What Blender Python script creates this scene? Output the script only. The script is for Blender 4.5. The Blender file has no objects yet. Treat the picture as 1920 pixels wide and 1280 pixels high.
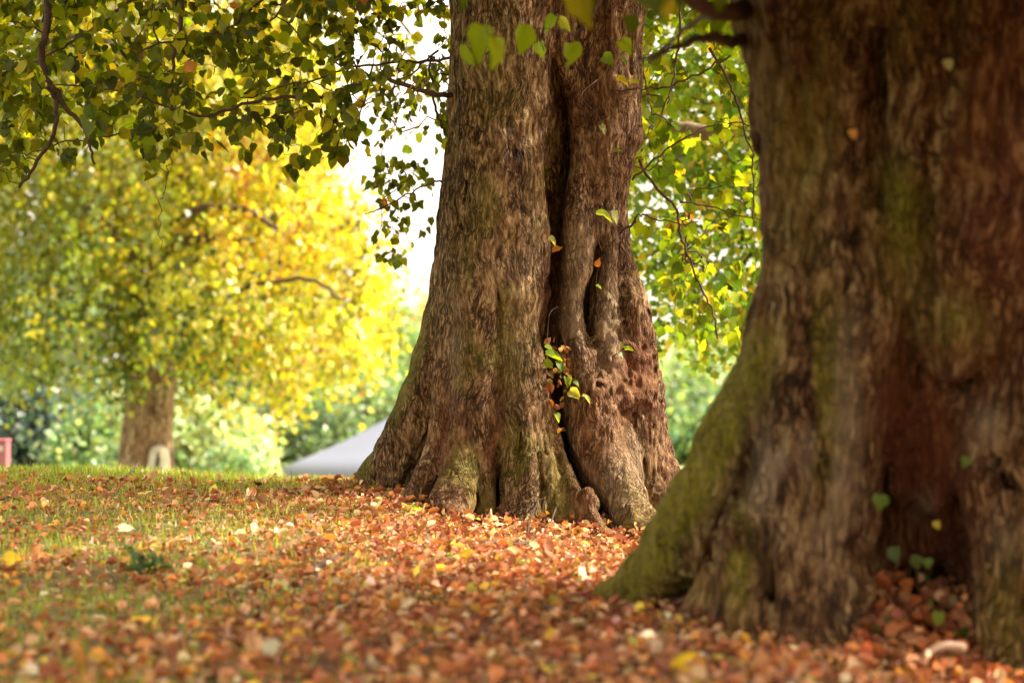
import bpy, math, random
import numpy as np
import openvdb

random.seed(7)
rng = np.random.default_rng(11)
scene = bpy.context.scene
col = scene.collection
F = 4533.0          # focal length in pixels of the 1920 wide frame
EYE = 1.0

def P(px, py, d):
    """point d metres in front of the camera seen at a pixel of the 1920x1280 photograph"""
    return np.array([(px - 960.0) / F * d, d, EYE + (640.0 - py) / F * d])

# ------------------------------------------------------------------ tagging
def tag(o, label=None, cat=None, group=None, kind=None):
    if label: o['label'] = label
    if cat: o['category'] = cat
    if group: o['group'] = group
    if kind: o['kind'] = kind
    return o

def empty(name, loc, label=None, cat=None, group=None):
    o = bpy.data.objects.new(name, None)
    o.empty_display_size = 0.2
    o.location = loc
    col.objects.link(o)
    return tag(o, label, cat, group)

def link(name, me, mat, parent=None, smooth=True):
    o = bpy.data.objects.new(name, me)
    col.objects.link(o)
    if mat is not None: me.materials.append(mat)
    if parent is not None:
        o.parent = parent
        o.matrix_parent_inverse = parent.matrix_basis.inverted()
    if smooth:
        me.polygons.foreach_set('use_smooth', np.ones(len(me.polygons), dtype=bool))
    me.update()
    return o

def mesh_np(name, V, loops, lens, tint=None):
    me = bpy.data.meshes.new(name)
    V = np.asarray(V, dtype=np.float32); loops = np.asarray(loops, dtype=np.int32).ravel()
    lens = np.asarray(lens, dtype=np.int32)
    me.vertices.add(len(V)); me.vertices.foreach_set('co', V.ravel())
    me.loops.add(len(loops)); me.loops.foreach_set('vertex_index', loops)
    me.polygons.add(len(lens))
    st = np.zeros(len(lens), dtype=np.int32); st[1:] = np.cumsum(lens)[:-1]
    me.polygons.foreach_set('loop_start', st)
    me.update(calc_edges=True)
    if tint is not None:
        a = me.color_attributes.new('tint', 'FLOAT_COLOR', 'POINT')
        c = np.ones((len(V), 4), dtype=np.float32); c[:, :3] = tint
        a.data.foreach_set('color', c.ravel())
    return me

# ------------------------------------------------------------------ noise on points
def _lat(seed):
    return np.random.default_rng(seed).random((32, 32, 32)).astype(np.float32)
_LATS = {}
def pnoise(p, cell, seed=0):
    """value noise 0..1 at points p (N,3); cell = 3 sizes in metres"""
    if seed not in _LATS: _LATS[seed] = _lat(seed)
    L = _LATS[seed]
    q = np.asarray(p) / np.asarray(cell, dtype=float)
    i = np.floor(q).astype(int); f = q - i; f = f * f * (3 - 2 * f)
    r = 0
    for dx in (0, 1):
        for dy in (0, 1):
            for dz in (0, 1):
                w = (f[:, 0] if dx else 1 - f[:, 0]) * (f[:, 1] if dy else 1 - f[:, 1]) * (f[:, 2] if dz else 1 - f[:, 2])
                r = r + w * L[(i[:, 0] + dx) % 32, (i[:, 1] + dy) % 32, (i[:, 2] + dz) % 32]
    return r

def gnoise(xs, ys, zs, cell, seed):
    """value noise 0..1 on a grid (separable interpolation of a lattice)"""
    out = None
    r = np.random.default_rng(seed)
    ax = []
    for c, s in zip((xs, ys, zs), cell):
        q = (c - c[0]) / s + 0.37
        i = np.floor(q).astype(int); f = q - i; f = f * f * (3 - 2 * f)
        ax.append((i, f.astype(np.float32)))
    L = r.random([a[0].max() + 2 for a in ax]).astype(np.float32)
    i, f = ax[0]; L = L[i] * (1 - f)[:, None, None] + L[i + 1] * f[:, None, None]
    i, f = ax[1]; L = L[:, i] * (1 - f)[None, :, None] + L[:, i + 1] * f[None, :, None]
    i, f = ax[2]; L = L[:, :, i] * (1 - f)[None, None, :] + L[:, :, i + 1] * f[None, None, :]
    return L

def sstep(a, b, x):
    t = np.clip((x - a) / (b - a), 0, 1); return t * t * (3 - 2 * t)

# ------------------------------------------------------------------ terrain height
def ground_z(x, y):
    x = np.asarray(x, dtype=float); y = np.asarray(y, dtype=float)
    s = -0.135 * np.tanh(x / 1.5) * sstep(9, 12.5, y)
    s = s + 0.03 * np.exp(-((x + 0.9) ** 2) / 0.3 - ((y - 14.9) ** 2) / 1.2)
    s = s - 0.045 * np.exp(-((x + 1.9) ** 2) / 0.5 - ((y - 16.5) ** 2) / 4)
    s = s + 0.045 * np.exp(-((x - 0.45) ** 2) / 0.3 - ((y - 8.7) ** 2) / 0.8)
    s = s - 0.24 * np.tanh(np.clip(x - 0.78, 0, 9) / 1.25) * (1 - sstep(9.6, 11.8, y)) * sstep(2, 5, y)
    s = s - 0.085 * np.exp(-((x - 0.65) / 0.9) ** 2 - ((y - 13.2) / 1.0) ** 2) - 0.045 * np.exp(-((x + 0.2) / 0.6) ** 2 - ((y - 13.5) / 0.8) ** 2)
    t = np.clip(y - 15.1, 0, 5.4)
    s = s - 0.012 * t * t - 0.13 * np.clip(y - 20.5, 0, 14) - 0.010 * np.clip(y - 34.5, 0, 80)
    s = s - 0.038 * sstep(14.6, 16.8, y)
    s = s + 0.012 * np.sin(x * 3.1 + y * 1.3) * np.cos(y * 2.3 - x) + 0.010 * np.sin(x * 7.3 - y * 4.1)
    return s

# ------------------------------------------------------------------ materials
def new_mat(name):
    m = bpy.data.materials.new(name); m.use_nodes = True
    nt = m.node_tree; nt.nodes.clear()
    out = nt.nodes.new('ShaderNodeOutputMaterial')
    return m, nt, out

def N(nt, kind, **kw):
    n = nt.nodes.new(kind)
    for k, v in kw.items():
        if k.startswith('i_'):
            n.inputs[k[2:].replace('_', ' ')].default_value = v
        else: setattr(n, k, v)
    return n

def ramp(nt, fac, stops):
    r = nt.nodes.new('ShaderNodeValToRGB'); e = r.color_ramp.elements
    while len(e) < len(stops): e.new(0.5)
    for k, (p, c) in enumerate(stops):
        e[k].position = p; e[k].color = (*c, 1) if len(c) == 3 else c
    nt.links.new(fac, r.inputs[0]); return r.outputs[0]

def mixc(nt, fac, a, b, mode='MIX'):
    m = nt.nodes.new('ShaderNodeMix'); m.data_type = 'RGBA'; m.blend_type = mode
    for s, v in ((m.inputs[0], fac), (m.inputs[6], a), (m.inputs[7], b)):
        if hasattr(v, 'links') or isinstance(v, bpy.types.NodeSocket): nt.links.new(v, s)
        elif isinstance(v, (int, float)): s.default_value = v
        else: s.default_value = (*v, 1)
    return m.outputs[2]

def math_(nt, op, a, b=None, clamp=False):
    m = nt.nodes.new('ShaderNodeMath'); m.operation = op; m.use_clamp = clamp
    for k, v in enumerate((a, b)):
        if v is None: continue
        if isinstance(v, (int, float)): m.inputs[k].default_value = v
        else: nt.links.new(v, m.inputs[k])
    return m.outputs[0]

def bark_material(name, dark, mid, light, mossc, redc, scale=1.0, bump=1.0):
    m, nt, out = new_mat(name)
    tc = N(nt, 'ShaderNodeTexCoord')
    # warp the coordinates so that the fissures wander
    w = N(nt, 'ShaderNodeTexNoise', i_Scale=3.5 * scale, i_Detail=3.0)
    nt.links.new(tc.outputs['Object'], w.inputs['Vector'])
    wv = N(nt, 'ShaderNodeVectorMath', operation='MULTIPLY_ADD')
    nt.links.new(w.outputs['Color'], wv.inputs[0]); wv.inputs[1].default_value = (0.16, 0.16, 0.16)
    nt.links.new(tc.outputs['Object'], wv.inputs[2])
    mp = N(nt, 'ShaderNodeMapping'); mp.inputs['Scale'].default_value = (1, 1, 0.26)
    nt.links.new(wv.outputs[0], mp.inputs[0])
    w2 = N(nt, 'ShaderNodeTexNoise', i_Scale=28 * scale, i_Detail=4.0)
    mpc = N(nt, 'ShaderNodeMapping'); mpc.inputs['Scale'].default_value = (1, 1, 0.15)
    nt.links.new(wv.outputs[0], mpc.inputs[0])
    nt.links.new(mp.outputs[0], w2.inputs['Vector'])
    wv2 = N(nt, 'ShaderNodeVectorMath', operation='MULTIPLY_ADD')
    nt.links.new(w2.outputs['Color'], wv2.inputs[0]); wv2.inputs[1].default_value = (0.03, 0.03, 0.03)
    nt.links.new(mpc.outputs[0], wv2.inputs[2])
    vo = N(nt, 'ShaderNodeTexVoronoi', feature='DISTANCE_TO_EDGE', i_Scale=62 * scale)
    nt.links.new(wv2.outputs[0], vo.inputs['Vector'])
    w3 = N(nt, 'ShaderNodeTexNoise', i_Scale=6 * scale, i_Detail=3.0)
    nt.links.new(tc.outputs['Object'], w3.inputs['Vector'])
    cdist = math_(nt, 'ADD', vo.outputs['Distance'], math_(nt, 'MULTIPLY', math_(nt, 'ADD', w3.outputs['Fac'], -.42), .55))
    crack = ramp(nt, cdist, [(0.02, (0, 0, 0)), (0.15, (1, 1, 1))])
    n1 = N(nt, 'ShaderNodeTexNoise', i_Scale=38 * scale, i_Detail=8.0, i_Roughness=0.65)
    nt.links.new(mp.outputs[0], n1.inputs['Vector'])
    n2 = N(nt, 'ShaderNodeTexNoise', i_Scale=2.6 * scale, i_Detail=5.0, i_Roughness=0.6)
    mp2 = N(nt, 'ShaderNodeMapping'); mp2.inputs['Scale'].default_value = (1, 1, 0.35)
    nt.links.new(tc.outputs['Object'], mp2.inputs[0]); nt.links.new(mp2.outputs[0], n2.inputs['Vector'])
    n3 = N(nt, 'ShaderNodeTexNoise', i_Scale=60 * scale, i_Detail=6.0, i_Roughness=0.7)
    nt.links.new(tc.outputs['Object'], n3.inputs['Vector'])
    c = ramp(nt, n1.outputs['Fac'], [(0.36, dark), (0.49, mid), (0.64, light)])
    big = ramp(nt, n2.outputs['Fac'], [(0.33, (0.58, 0.48, 0.38)), (0.52, (0.98, 0.97, 0.86)), (0.7, (1.15, 1.2, 1.1))])
    c = mixc(nt, 1.0, c, big, 'MULTIPLY')
    ck = mixc(nt, crack, (0.20, 0.14, 0.10), (1, 1, 1))
    c = mixc(nt, 1.0, c, ck, 'MULTIPLY')
    at = N(nt, 'ShaderNodeAttribute', attribute_name='tint')
    sep = N(nt, 'ShaderNodeSeparateColor'); nt.links.new(at.outputs['Color'], sep.inputs[0])
    # r = moss, g = reddish flaky wood, b = pale smooth bark
    mf = math_(nt, 'MULTIPLY', sep.outputs[0], ramp(nt, n3.outputs['Fac'], [(0.36, (0.15,) * 3), (0.56, (1, 1, 1))]))
    mcol = mixc(nt, n1.outputs['Fac'], tuple(v * 0.5 for v in mossc), mossc)
    redm = mixc(nt, n3.outputs['Fac'], tuple(v * 0.45 for v in redc), tuple(v * 1.35 for v in redc))
    redf = math_(nt, 'MULTIPLY', sep.outputs[1], 0.85)
    c = mixc(nt, redf, c, redm)
    pal = mixc(nt, n1.outputs['Fac'], (0.17, 0.11, 0.06), (0.52, 0.40, 0.25))
    c = mixc(nt, math_(nt, 'MULTIPLY', sep.outputs[2], 0.8), c, pal)
    c = mixc(nt, mf, c, mcol)
    b = N(nt, 'ShaderNodeBsdfPrincipled'); b.inputs['Roughness'].default_value = 0.85
    b.inputs['Specular IOR Level'].default_value = 0.25
    nt.links.new(c, b.inputs['Base Color'])
    h = math_(nt, 'ADD', math_(nt, 'MULTIPLY', crack, 0.8), math_(nt, 'MULTIPLY', n1.outputs['Fac'], 1.2))
    h = math_(nt, 'ADD', h, math_(nt, 'MULTIPLY', n3.outputs['Fac'], 0.35))
    bp = N(nt, 'ShaderNodeBump', i_Strength=1.0, i_Distance=0.03 * bump)
    nt.links.new(h, bp.inputs['Height']); nt.links.new(bp.outputs[0], b.inputs['Normal'])
    nt.links.new(b.outputs[0], out.inputs[0])
    return m

def leaf_material(name, trans=0.5, boost=(1.5, 1.25, 0.35), gloss=0.05):
    m, nt, out = new_mat(name)
    at = N(nt, 'ShaderNodeAttribute', attribute_name='tint')
    d = N(nt, 'ShaderNodeBsdfDiffuse'); nt.links.new(at.outputs['Color'], d.inputs[0])
    t = N(nt, 'ShaderNodeBsdfTranslucent')
    tcx = mixc(nt, 1.0, at.outputs['Color'], boost, 'MULTIPLY'); nt.links.new(tcx, t.inputs[0])
    mx = N(nt, 'ShaderNodeMixShader'); mx.inputs[0].default_value = trans
    nt.links.new(d.outputs[0], mx.inputs[1]); nt.links.new(t.outputs[0], mx.inputs[2])
    g = N(nt, 'ShaderNodeBsdfGlossy'); g.inputs['Roughness'].default_value = 0.4
    g.inputs[0].default_value = (1, 1, 1, 1)
    m2 = N(nt, 'ShaderNodeMixShader'); m2.inputs[0].default_value = gloss
    nt.links.new(mx.outputs[0], m2.inputs[1]); nt.links.new(g.outputs[0], m2.inputs[2])
    nt.links.new(m2.outputs[0], out.inputs[0])
    return m

def plain(name, c1, c2=None, rough=0.7, scale=8.0, bump=0.0):
    m, nt, out = new_mat(name)
    b = N(nt, 'ShaderNodeBsdfPrincipled'); b.inputs['Roughness'].default_value = rough
    tc = N(nt, 'ShaderNodeTexCoord')
    n = N(nt, 'ShaderNodeTexNoise', i_Scale=scale, i_Detail=6.0)
    nt.links.new(tc.outputs['Object'], n.inputs['Vector'])
    nt.links.new(ramp(nt, n.outputs['Fac'], [(0.3, c1), (0.7, c2 or c1)]), b.inputs['Base Color'])
    if bump:
        bp = N(nt, 'ShaderNodeBump', i_Strength=0.8, i_Distance=bump)
        nt.links.new(n.outputs['Fac'], bp.inputs['Height']); nt.links.new(bp.outputs[0], b.inputs['Normal'])
    nt.links.new(b.outputs[0], out.inputs[0]); return m

M_BARK = bark_material('lime_bark', (0.040, 0.016, 0.008), (0.225, 0.125, 0.058), (0.54, 0.38, 0.22), (0.21, 0.19, 0.012), (0.18, 0.062, 0.022))
M_BARK2 = bark_material('old_lime_bark', (0.034, 0.011, 0.004), (0.165, 0.076, 0.026), (0.48, 0.33, 0.17), (0.27, 0.25, 0.010), (0.17, 0.045, 0.014), scale=0.9)
M_BARK3 = bark_material('far_bark', (0.14, 0.07, 0.05), (0.33, 0.2, 0.15), (0.55, 0.42, 0.36), (0.2, 0.2, 0.04), (0.3, 0.12, 0.08), scale=0.5)
M_TWIG = plain('twig_bark', (0.035, 0.016, 0.01), (0.09, 0.045, 0.025), 0.8, 30, 0.002)
M_LIMB = plain('smooth_limb_bark', (0.12, 0.075, 0.045), (0.26, 0.18, 0.11), 0.8, 14, 0.01)
M_LEAF = leaf_material('lime_leaf', 0.62, (1.7, 1.35, 0.25), 0.012)
M_LEAFY = leaf_material('autumn_leaf', 0.55, (1.15, 1.1, 0.5), 0.03)
M_LITTER = leaf_material('fallen_leaf', 0.2, (1.2, 0.9, 0.6), 0.012)
M_GRASS = leaf_material('grass_blade', 0.45, (1.3, 1.3, 0.4), 0.04)
M_FARLEAF = leaf_material('far_leaf', 0.4, (1.2, 1.2, 0.6), 0.04)

# ------------------------------------------------------------------ leaf geometry
def template(pts, faces):
    return np.array(pts, dtype=np.float32), faces

T_HEART = template(
    [(0.0, 0, 0), (-0.03, .18, .05), (0.08, .38, .10), (0.30, .47, .12), (0.55, .41, .07), (0.78, .22, 0.0), (1.02, 0, -.16), (0.5, 0, 0.0),
     (-0.05, -.22, .03), (0.08, -.43, .07), (0.32, -.49, .06), (0.58, -.40, .02), (0.80, -.18, 0.0)],
    [(0, 7, 3, 2, 1), (7, 6, 5, 4, 3), (0, 8, 9, 10, 7), (7, 10, 11, 12, 6)])
T_QUAD = template([(0, 0, 0), (.42, .42, .06), (1, 0, -.05), (.42, -.42, .06)], [(0, 3, 2, 1)])
T_LITTER = template(
    [(0, 0, 0), (.33, 0, 0), (.7, 0, 0), (1, 0, .1), (.25, .40, .25), (.68, .33, .3), (.25, -.40, .25), (.68, -.33, .3)],
    [(0, 1, 4), (1, 2, 5, 4), (2, 3, 5), (0, 6, 1), (1, 6, 7, 2), (2, 7, 3)])
T_BLADE = template([(0, -.03, 0), (0, .03, 0), (.5, .024, .04), (.5, -.024, .04), (1, 0, .2)], [(0, 1, 2, 3), (3, 2, 4)])

def unit(v):
    return v / np.maximum(np.linalg.norm(v, axis=-1, keepdims=True), 1e-9)

def leaves(name, pos, tip, nrm, size, color, tmpl, mat, parent=None, curl=1.0, width=1.0):
    T, faces = tmpl
    pos = np.asarray(pos, dtype=np.float32); n = len(pos)
    tip = unit(np.asarray(tip, dtype=np.float32)); side = unit(np.cross(nrm, tip)); up = np.cross(tip, side)
    size = np.broadcast_to(np.asarray(size, dtype=np.float32), (n,))
    curl = np.broadcast_to(np.asarray(curl, dtype=np.float32), (n,))
    width = np.broadcast_to(np.asarray(width, dtype=np.float32), (n,))
    V = (pos[:, None] + size[:, None, None] * (T[None, :, 0, None] * tip[:, None]
         + (T[None, :, 1] * width[:, None])[..., None] * side[:, None]
         + (T[None, :, 2] * curl[:, None])[..., None] * up[:, None])).reshape(-1, 3)
    fl = np.concatenate([np.array(f) for f in faces]); fn = np.array([len(f) for f in faces])
    loops = (np.arange(n)[:, None] * len(T) + fl[None]).ravel()
    lens = np.tile(fn, n)
    if tmpl is T_HEART: V = V + np.random.default_rng(n).normal(size=V.shape) * np.repeat(size, len(T))[:, None] * .045
    tint = np.repeat(np.asarray(color, dtype=np.float32), len(T), axis=0)
    me = mesh_np(name, V, loops, lens, tint)
    return link(name, me, mat, parent, smooth=False)

def rdir(n, r=rng):
    return unit(r.normal(size=(n, 3)))

def palette(n, cols, w, jitter=0.25, r=rng):
    cols = np.array(cols, dtype=float); w = np.array(w, dtype=float); w /= w.sum()
    c = cols[r.choice(len(cols), size=n, p=w)]
    return np.clip(c * (1 + jitter * r.normal(size=(n, 1))) * (1 + 0.08 * r.normal(size=(n, 3))), 0.005, 0.9)

# ------------------------------------------------------------------ tubes
class Tubes:
    def __init__(s, sides=6): s.V = []; s.L = []; s.N = []; s.sides = sides; s.n = 0
    def add(s, pts, radii):
        pts = np.asarray(pts, dtype=float); k = s.sides
        t = np.gradient(pts, axis=0); t = unit(t)
        ref = np.array([0.31, 0.17, 0.93]) if abs(t[0] @ np.array([0.31, 0.17, 0.93])) < .9 else np.array([1., 0, 0])
        a = unit(np.cross(t, ref)); b = np.cross(t, a)
        an = np.linspace(0, 2 * math.pi, k, endpoint=False)
        r = np.broadcast_to(np.asarray(radii, dtype=float), (len(pts),))
        ring = pts[:, None] + r[:, None, None] * (np.cos(an)[None, :, None] * a[:, None] + np.sin(an)[None, :, None] * b[:, None])
        s.V.append(ring.reshape(-1, 3))
        for i in range(len(pts) - 1):
            for j in range(k):
                j2 = (j + 1) % k
                s.L += [s.n + i * k + j, s.n + i * k + j2, s.n + (i + 1) * k + j2, s.n + (i + 1) * k + j]; s.N.append(4)
        s.L += [s.n + j for j in range(k)][::-1]; s.N.append(k)
        s.L += [s.n + (len(pts) - 1) * k + j for j in range(k)]; s.N.append(k)
        s.n += len(pts) * k
    def build(s, name, mat, parent=None, tint=(0, 0, 0)):
        V = np.concatenate(s.V)
        return link(name, mesh_np(name, V, s.L, s.N, np.tile(np.array(tint, dtype=np.float32), (len(V), 1))), mat, parent)

def smooth_path(pts, n=6, wob=0.0, r=rng):
    pts = np.asarray(pts, dtype=float)
    if len(pts) < 3:
        u = np.linspace(0, 1, n + 1)[:, None]; out = pts[0] * (1 - u) + pts[-1] * u
    else:
        out = []
        Q = np.vstack([2 * pts[0] - pts[1], pts, 2 * pts[-1] - pts[-2]])
        for i in range(1, len(Q) - 2):
            for u in np.linspace(0, 1, n, endpoint=False):
                p0, p1, p2, p3 = Q[i - 1:i + 3]
                out.append(.5 * (2 * p1 + (p2 - p0) * u + (2 * p0 - 5 * p1 + 4 * p2 - p3) * u * u + (3 * p1 - p0 - 3 * p2 + p3) * u ** 3))
        out.append(pts[-1]); out = np.array(out)
    if wob: out[1:-1] += r.normal(size=out[1:-1].shape) * wob
    return out

def grow(roots, tips, droop=0.05, steps=5, wob=0.01, rtip=0.0025, power=0.42, r=rng):
    """connect every tip to the nearest point of the growing network; returns polylines with radii"""
    nodes = [np.asarray(p, dtype=float) for p in roots]; parent = [-1] * len(nodes); cnt = [0] * len(nodes)
    arr = np.array(nodes)
    tips = np.asarray(tips, dtype=float)
    d = np.min(np.linalg.norm(tips[:, None] - arr[None], axis=2), axis=1)
    paths = []
    buf = np.zeros((len(nodes) + len(tips) * steps, 3)); buf[:len(nodes)] = arr; m = len(nodes)
    par = list(parent)
    for k in np.argsort(d):
        t = tips[k]
        dd = np.linalg.norm(buf[:m] - t, axis=1); j = int(np.argmin(dd)); p0 = buf[j].copy(); L = dd[j]
        if L < 1e-4: continue
        ids = [j]
        for s in range(1, steps + 1):
            u = s / steps
            q = p0 * (1 - u) + t * u + np.array([0, 0, 1]) * (droop * 4 * u * (1 - u) * L)
            if s < steps: q = q + r.normal(size=3) * wob * L * 3
            buf[m] = q; par.append(ids[-1]); ids.append(m); m += 1
        paths.append(ids)
    cnt = np.zeros(m)
    for ids in paths: cnt[ids[-1]] += 1
    for i in range(m - 1, -1, -1):
        if par[i] >= 0: cnt[par[i]] += cnt[i]
    rad = rtip * np.maximum(cnt, 1) ** power
    own = np.arange(m)
    for i in range(m):
        if par[i] >= 0: own[i] = own[par[i]]
    grow.owner = [int(own[ids[0]]) for ids in paths]
    return [(buf[ids], np.concatenate([[rad[ids[1]]], rad[ids[1:]]])) for ids in paths]

def twigs(paths, roots, mat=None):
    # each spray of twigs is a part of the branch it springs from
    by = {}
    for (p, r), o in zip(paths, grow.owner): by.setdefault(o, []).append((p, r))
    for o, ps in by.items():
        t = Tubes(4)
        for p, r in ps: t.add(p, r)
        t.build('twig', mat or M_TWIG, None).parent = OWN[tuple(np.round(roots[o], 5))]

# ------------------------------------------------------------------ trunks from blended limbs
class Solid:
    def __init__(s, lo, hi, h):
        s.ax = [np.arange(a, b, h).astype(np.float32) for a, b in zip(lo, hi)]
        s.h = h; s.F = np.full([len(a) for a in s.ax], 0.6, dtype=np.float32)
    def seg(s, a, b, ra, rb, k, sub=False):
        m = max(ra, rb) + k + 0.13
        lo = np.minimum(a, b) - m; hi = np.maximum(a, b) + m
        sl = []
        for x, l, u in zip(s.ax, lo, hi):
            i, j = np.searchsorted(x, [l, u])
            if j <= i: return
            sl.append(slice(i, j))
        X = s.ax[0][sl[0]][:, None, None] - a[0]; Y = s.ax[1][sl[1]][None, :, None] - a[1]; Z = s.ax[2][sl[2]][None, None, :] - a[2]
        v = (b - a).astype(np.float32); L2 = float(v @ v) + 1e-9
        t = np.clip((X * v[0] + Y * v[1] + Z * v[2]) / L2, 0, 1)
        d = np.sqrt((X - t * v[0]) ** 2 + (Y - t * v[1]) ** 2 + (Z - t * v[2]) ** 2) - (ra + (rb - ra) * t)
        G = s.F[sl[0], sl[1], sl[2]]
        if sub:
            d = -d; h = np.clip(k - np.abs(G - d), 0, None) / k
            s.F[sl[0], sl[1], sl[2]] = np.maximum(G, d) + h * h * k * .25
        else:
            h = np.clip(k - np.abs(G - d), 0, None) / k
            s.F[sl[0], sl[1], sl[2]] = np.minimum(G, d) - h * h * k * .25
    def limb(s, nodes, base, k=0.04, sub=False):
        pts = [(P(px, py, base + dy), r / F * (base + dy)) for px, py, dy, r in nodes]
        if len(pts) == 1: pts = pts * 2
        for (a, ra), (b, rb) in zip(pts[:-1], pts[1:]): s.seg(a, b, ra, rb, k, sub)
    def mesh(s):
        g = openvdb.FloatGrid(); g.background = 0.6
        g.copyFromArray(s.F)
        V, Q = g.convertToPolygons(isovalue=0.0)[:2] if False else g.convertToQuads(isovalue=0.0) if hasattr(g, 'convertToQuads') else g.convertToPolygons()[:2]
        V = np.asarray(V); Q = np.asarray(Q)
        W = np.stack([np.interp(V[:, i], np.arange(len(s.ax[i])), s.ax[i]) for i in range(3)], axis=1)
        return W, Q[:, ::-1]

def px_of(W):
    return 960 + W[:, 0] / W[:, 1] * F, 640 - (W[:, 2] - EYE) / W[:, 1] * F

def blob(px, py, cx, cy, rx, ry):
    return np.exp(-((px - cx) / rx) ** 2 - ((py - cy) / ry) ** 2)

# ================================================================== MAIN TREE
B = 14.3
main = empty('lime_tree', (0.1, 14.6, ground_z(0.1, 14.6)),
             'big gnarled lime tree in sharp focus with flared roots and a hollow split trunk', 'tree')
S = Solid((-1.25, 13.2, -0.45), (1.25, 15.7, 3.9), 0.0082)
LB = S.limb
# back body that closes the column
LB([(1110,-320,.62,120),(1110,0,.62,100),(1105,200,.6,90),(1085,400,.6,80),(1095,600,.62,95),(1110,800,.68,115),(1110,990,.7,130)], B, .05)
LB([(960,-320,.45,115),(960,0,.45,105),(960,300,.42,105),(950,550,.45,115),(945,800,.62,150),(940,990,.68,160)], B, .05)
# large left column
LB([(938,-320,.12,92),(938,0,.12,90),(936,200,.12,90),(930,400,.12,96),(922,550,.1,102),(918,680,.12,92),(915,780,.22,78),(912,870,.32,70),(910,960,.36,66)], B, .045)
LB([(985,-320,.06,48),(985,0,.06,46),(985,200,.05,42),(980,330,.05,42),(985,430,.03,42),(990,500,.03,40)], B, .04)
LB([(1003,470,.0,25)], B, .05); LB([(998,440,.02,24)], B, .05); LB([(1000,505,.02,20)], B, .05)
# right column and its ridges
LB([(1130,-320,.3,82),(1130,0,.3,76),(1140,150,.3,62),(1140,300,.3,46),(1138,400,.32,34),(1140,470,.34,26)], B, .04)
LB([(1040,-320,.15,46),(1040,0,.15,42),(1052,70,.15,34),(1072,140,.17,24),(1090,220,.18,20),(1092,300,.18,20),(1085,380,.17,24),(1085,450,.14,30),(1083,500,.1,28),(1075,550,.1,20),(1076,610,.1,21),(1088,670,.08,30),(1095,740,.05,42)], B, .03)
LB([(1095,-320,.18,40),(1100,0,.18,38),(1112,120,.2,30),(1118,250,.2,28),(1122,350,.2,26),(1112,430,.18,24)], B, .03)
LB([(1165,-320,.3,52),(1162,0,.3,50),(1160,150,.3,38),(1160,250,.3,34),(1148,340,.33,26),(1142,440,.33,24)], B, .035)
LB([(1180,225,.3,20),(1183,260,.3,19)], B, .05)
# second stem, grey and smooth
LB([(1143,380,.2,12),(1146,450,.18,14),(1140,520,.16,17),(1136,580,.14,20),(1136,630,.12,24),(1146,680,.1,26),(1160,740,.08,36)], B, .025)
LB([(1120,470,.22,12),(1113,540,.24,10),(1110,620,.2,12)], B, .02)
# right burry edge
LB([(1142,380,.42,22),(1152,440,.4,26),(1163,510,.36,30),(1176,580,.3,38),(1182,630,.26,42),(1184,680,.24,44),(1190,740,.22,52),(1194,800,.22,50),(1205,870,.22,42)], B, .05)
LB([(1205,870,.25,40),(1225,930,.2,40),(1240,1000,.12,44)], B, .05)
LB([(1130,730,.16,54),(1150,790,.2,54),(1120,800,.14,48)], B, .04)
r2 = random.Random(3)
for _ in range(230):
    px = r2.uniform(1090, 1232); py = r2.uniform(560, 850)
    if px < 1150 and py < 680: continue
    rr_ = r2.uniform(5, 17); px = min(px, float(np.interp(py, [560, 600, 650, 720, 800, 850], [1192, 1212, 1218, 1232, 1244, 1250])) - rr_)
    edge = max(0, (px - 1170)) / 70
    LB([(px, py, .13 + .24 * edge ** 2 + r2.uniform(-.01, .03) - (0.03 if py > 680 else 0), rr_)], B, .035)
# outermost right root
LB([(1210,790,.3,36),(1222,850,.28,36),(1240,900,.24,38),(1254,950,.18,42),(1258,1010,.06,44),(1262,1060,-.06,40)], B, .04)
# light root running down to the right
LB([(1110,740,.02,48),(1118,820,-.02,50),(1140,880,-.1,44),(1168,930,-.2,40),(1195,980,-.35,40),(1215,1030,-.52,34),(1240,1075,-.75,26)], B, .035)
LB([(1165,800,.06,24),(1175,850,.05,24),(1182,900,.02,22),(1190,960,.0,22)], B, .03)
LB([(1100,700,.1,38),(1095,780,.08,38),(1102,850,.06,34),(1122,930,.02,30),(1150,980,.0,26)], B, .03)
# right-hand root of the left column
LB([(955,560,.02,52),(965,680,.0,54),(985,780,-.04,52),(1010,850,-.08,46),(1030,910,-.14,40),(1045,960,-.22,33),(1058,1010,-.34,30),(1075,1045,-.5,24)], B, .035)
LB([(1040,870,-.12,18),(1068,920,-.2,20),(1090,960,-.3,20),(1120,1000,-.42,16),(1150,1020,-.5,12)], B, .03)
LB([(1098,938,-.3,10)], B, .02); LB([(1104,950,-.32,9)], B, .02); LB([(1060,905,-.22,10),(1082,935,-.28,8),(1100,970,-.34,10),(1140,1005,-.45,9)], B, .02)
# root at 1000
LB([(978,740,-.1,26),(985,830,-.15,26),(992,900,-.22,27),(992,960,-.3,30),(990,1000,-.38,30),(986,1040,-.52,26)], B, .028)
LB([(962,780,-.1,20),(958,860,-.17,20),(965,940,-.26,20),(962,990,-.33,24)], B, .025)
# middle front root
LB([(905,540,-.04,58),(900,680,-.05,56),(890,780,-.08,48),(874,850,-.13,42),(862,900,-.22,38),(853,940,-.34,36),(844,975,-.44,34),(832,1010,-.6,26)], B, .03)
LB([(850,900,-.25,20),(825,935,-.36,16),(812,955,-.4,12)], B, .03)
LB([(918,720,-.03,40),(918,780,-.05,38),(914,830,-.1,30),(908,880,-.13,24),(906,930,-.17,21),(904,980,-.22,24)], B, .02)
LB([(940,800,-.02,26),(944,860,-.04,20),(948,920,-.1,17),(952,980,-.16,20)], B, .02)
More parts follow.
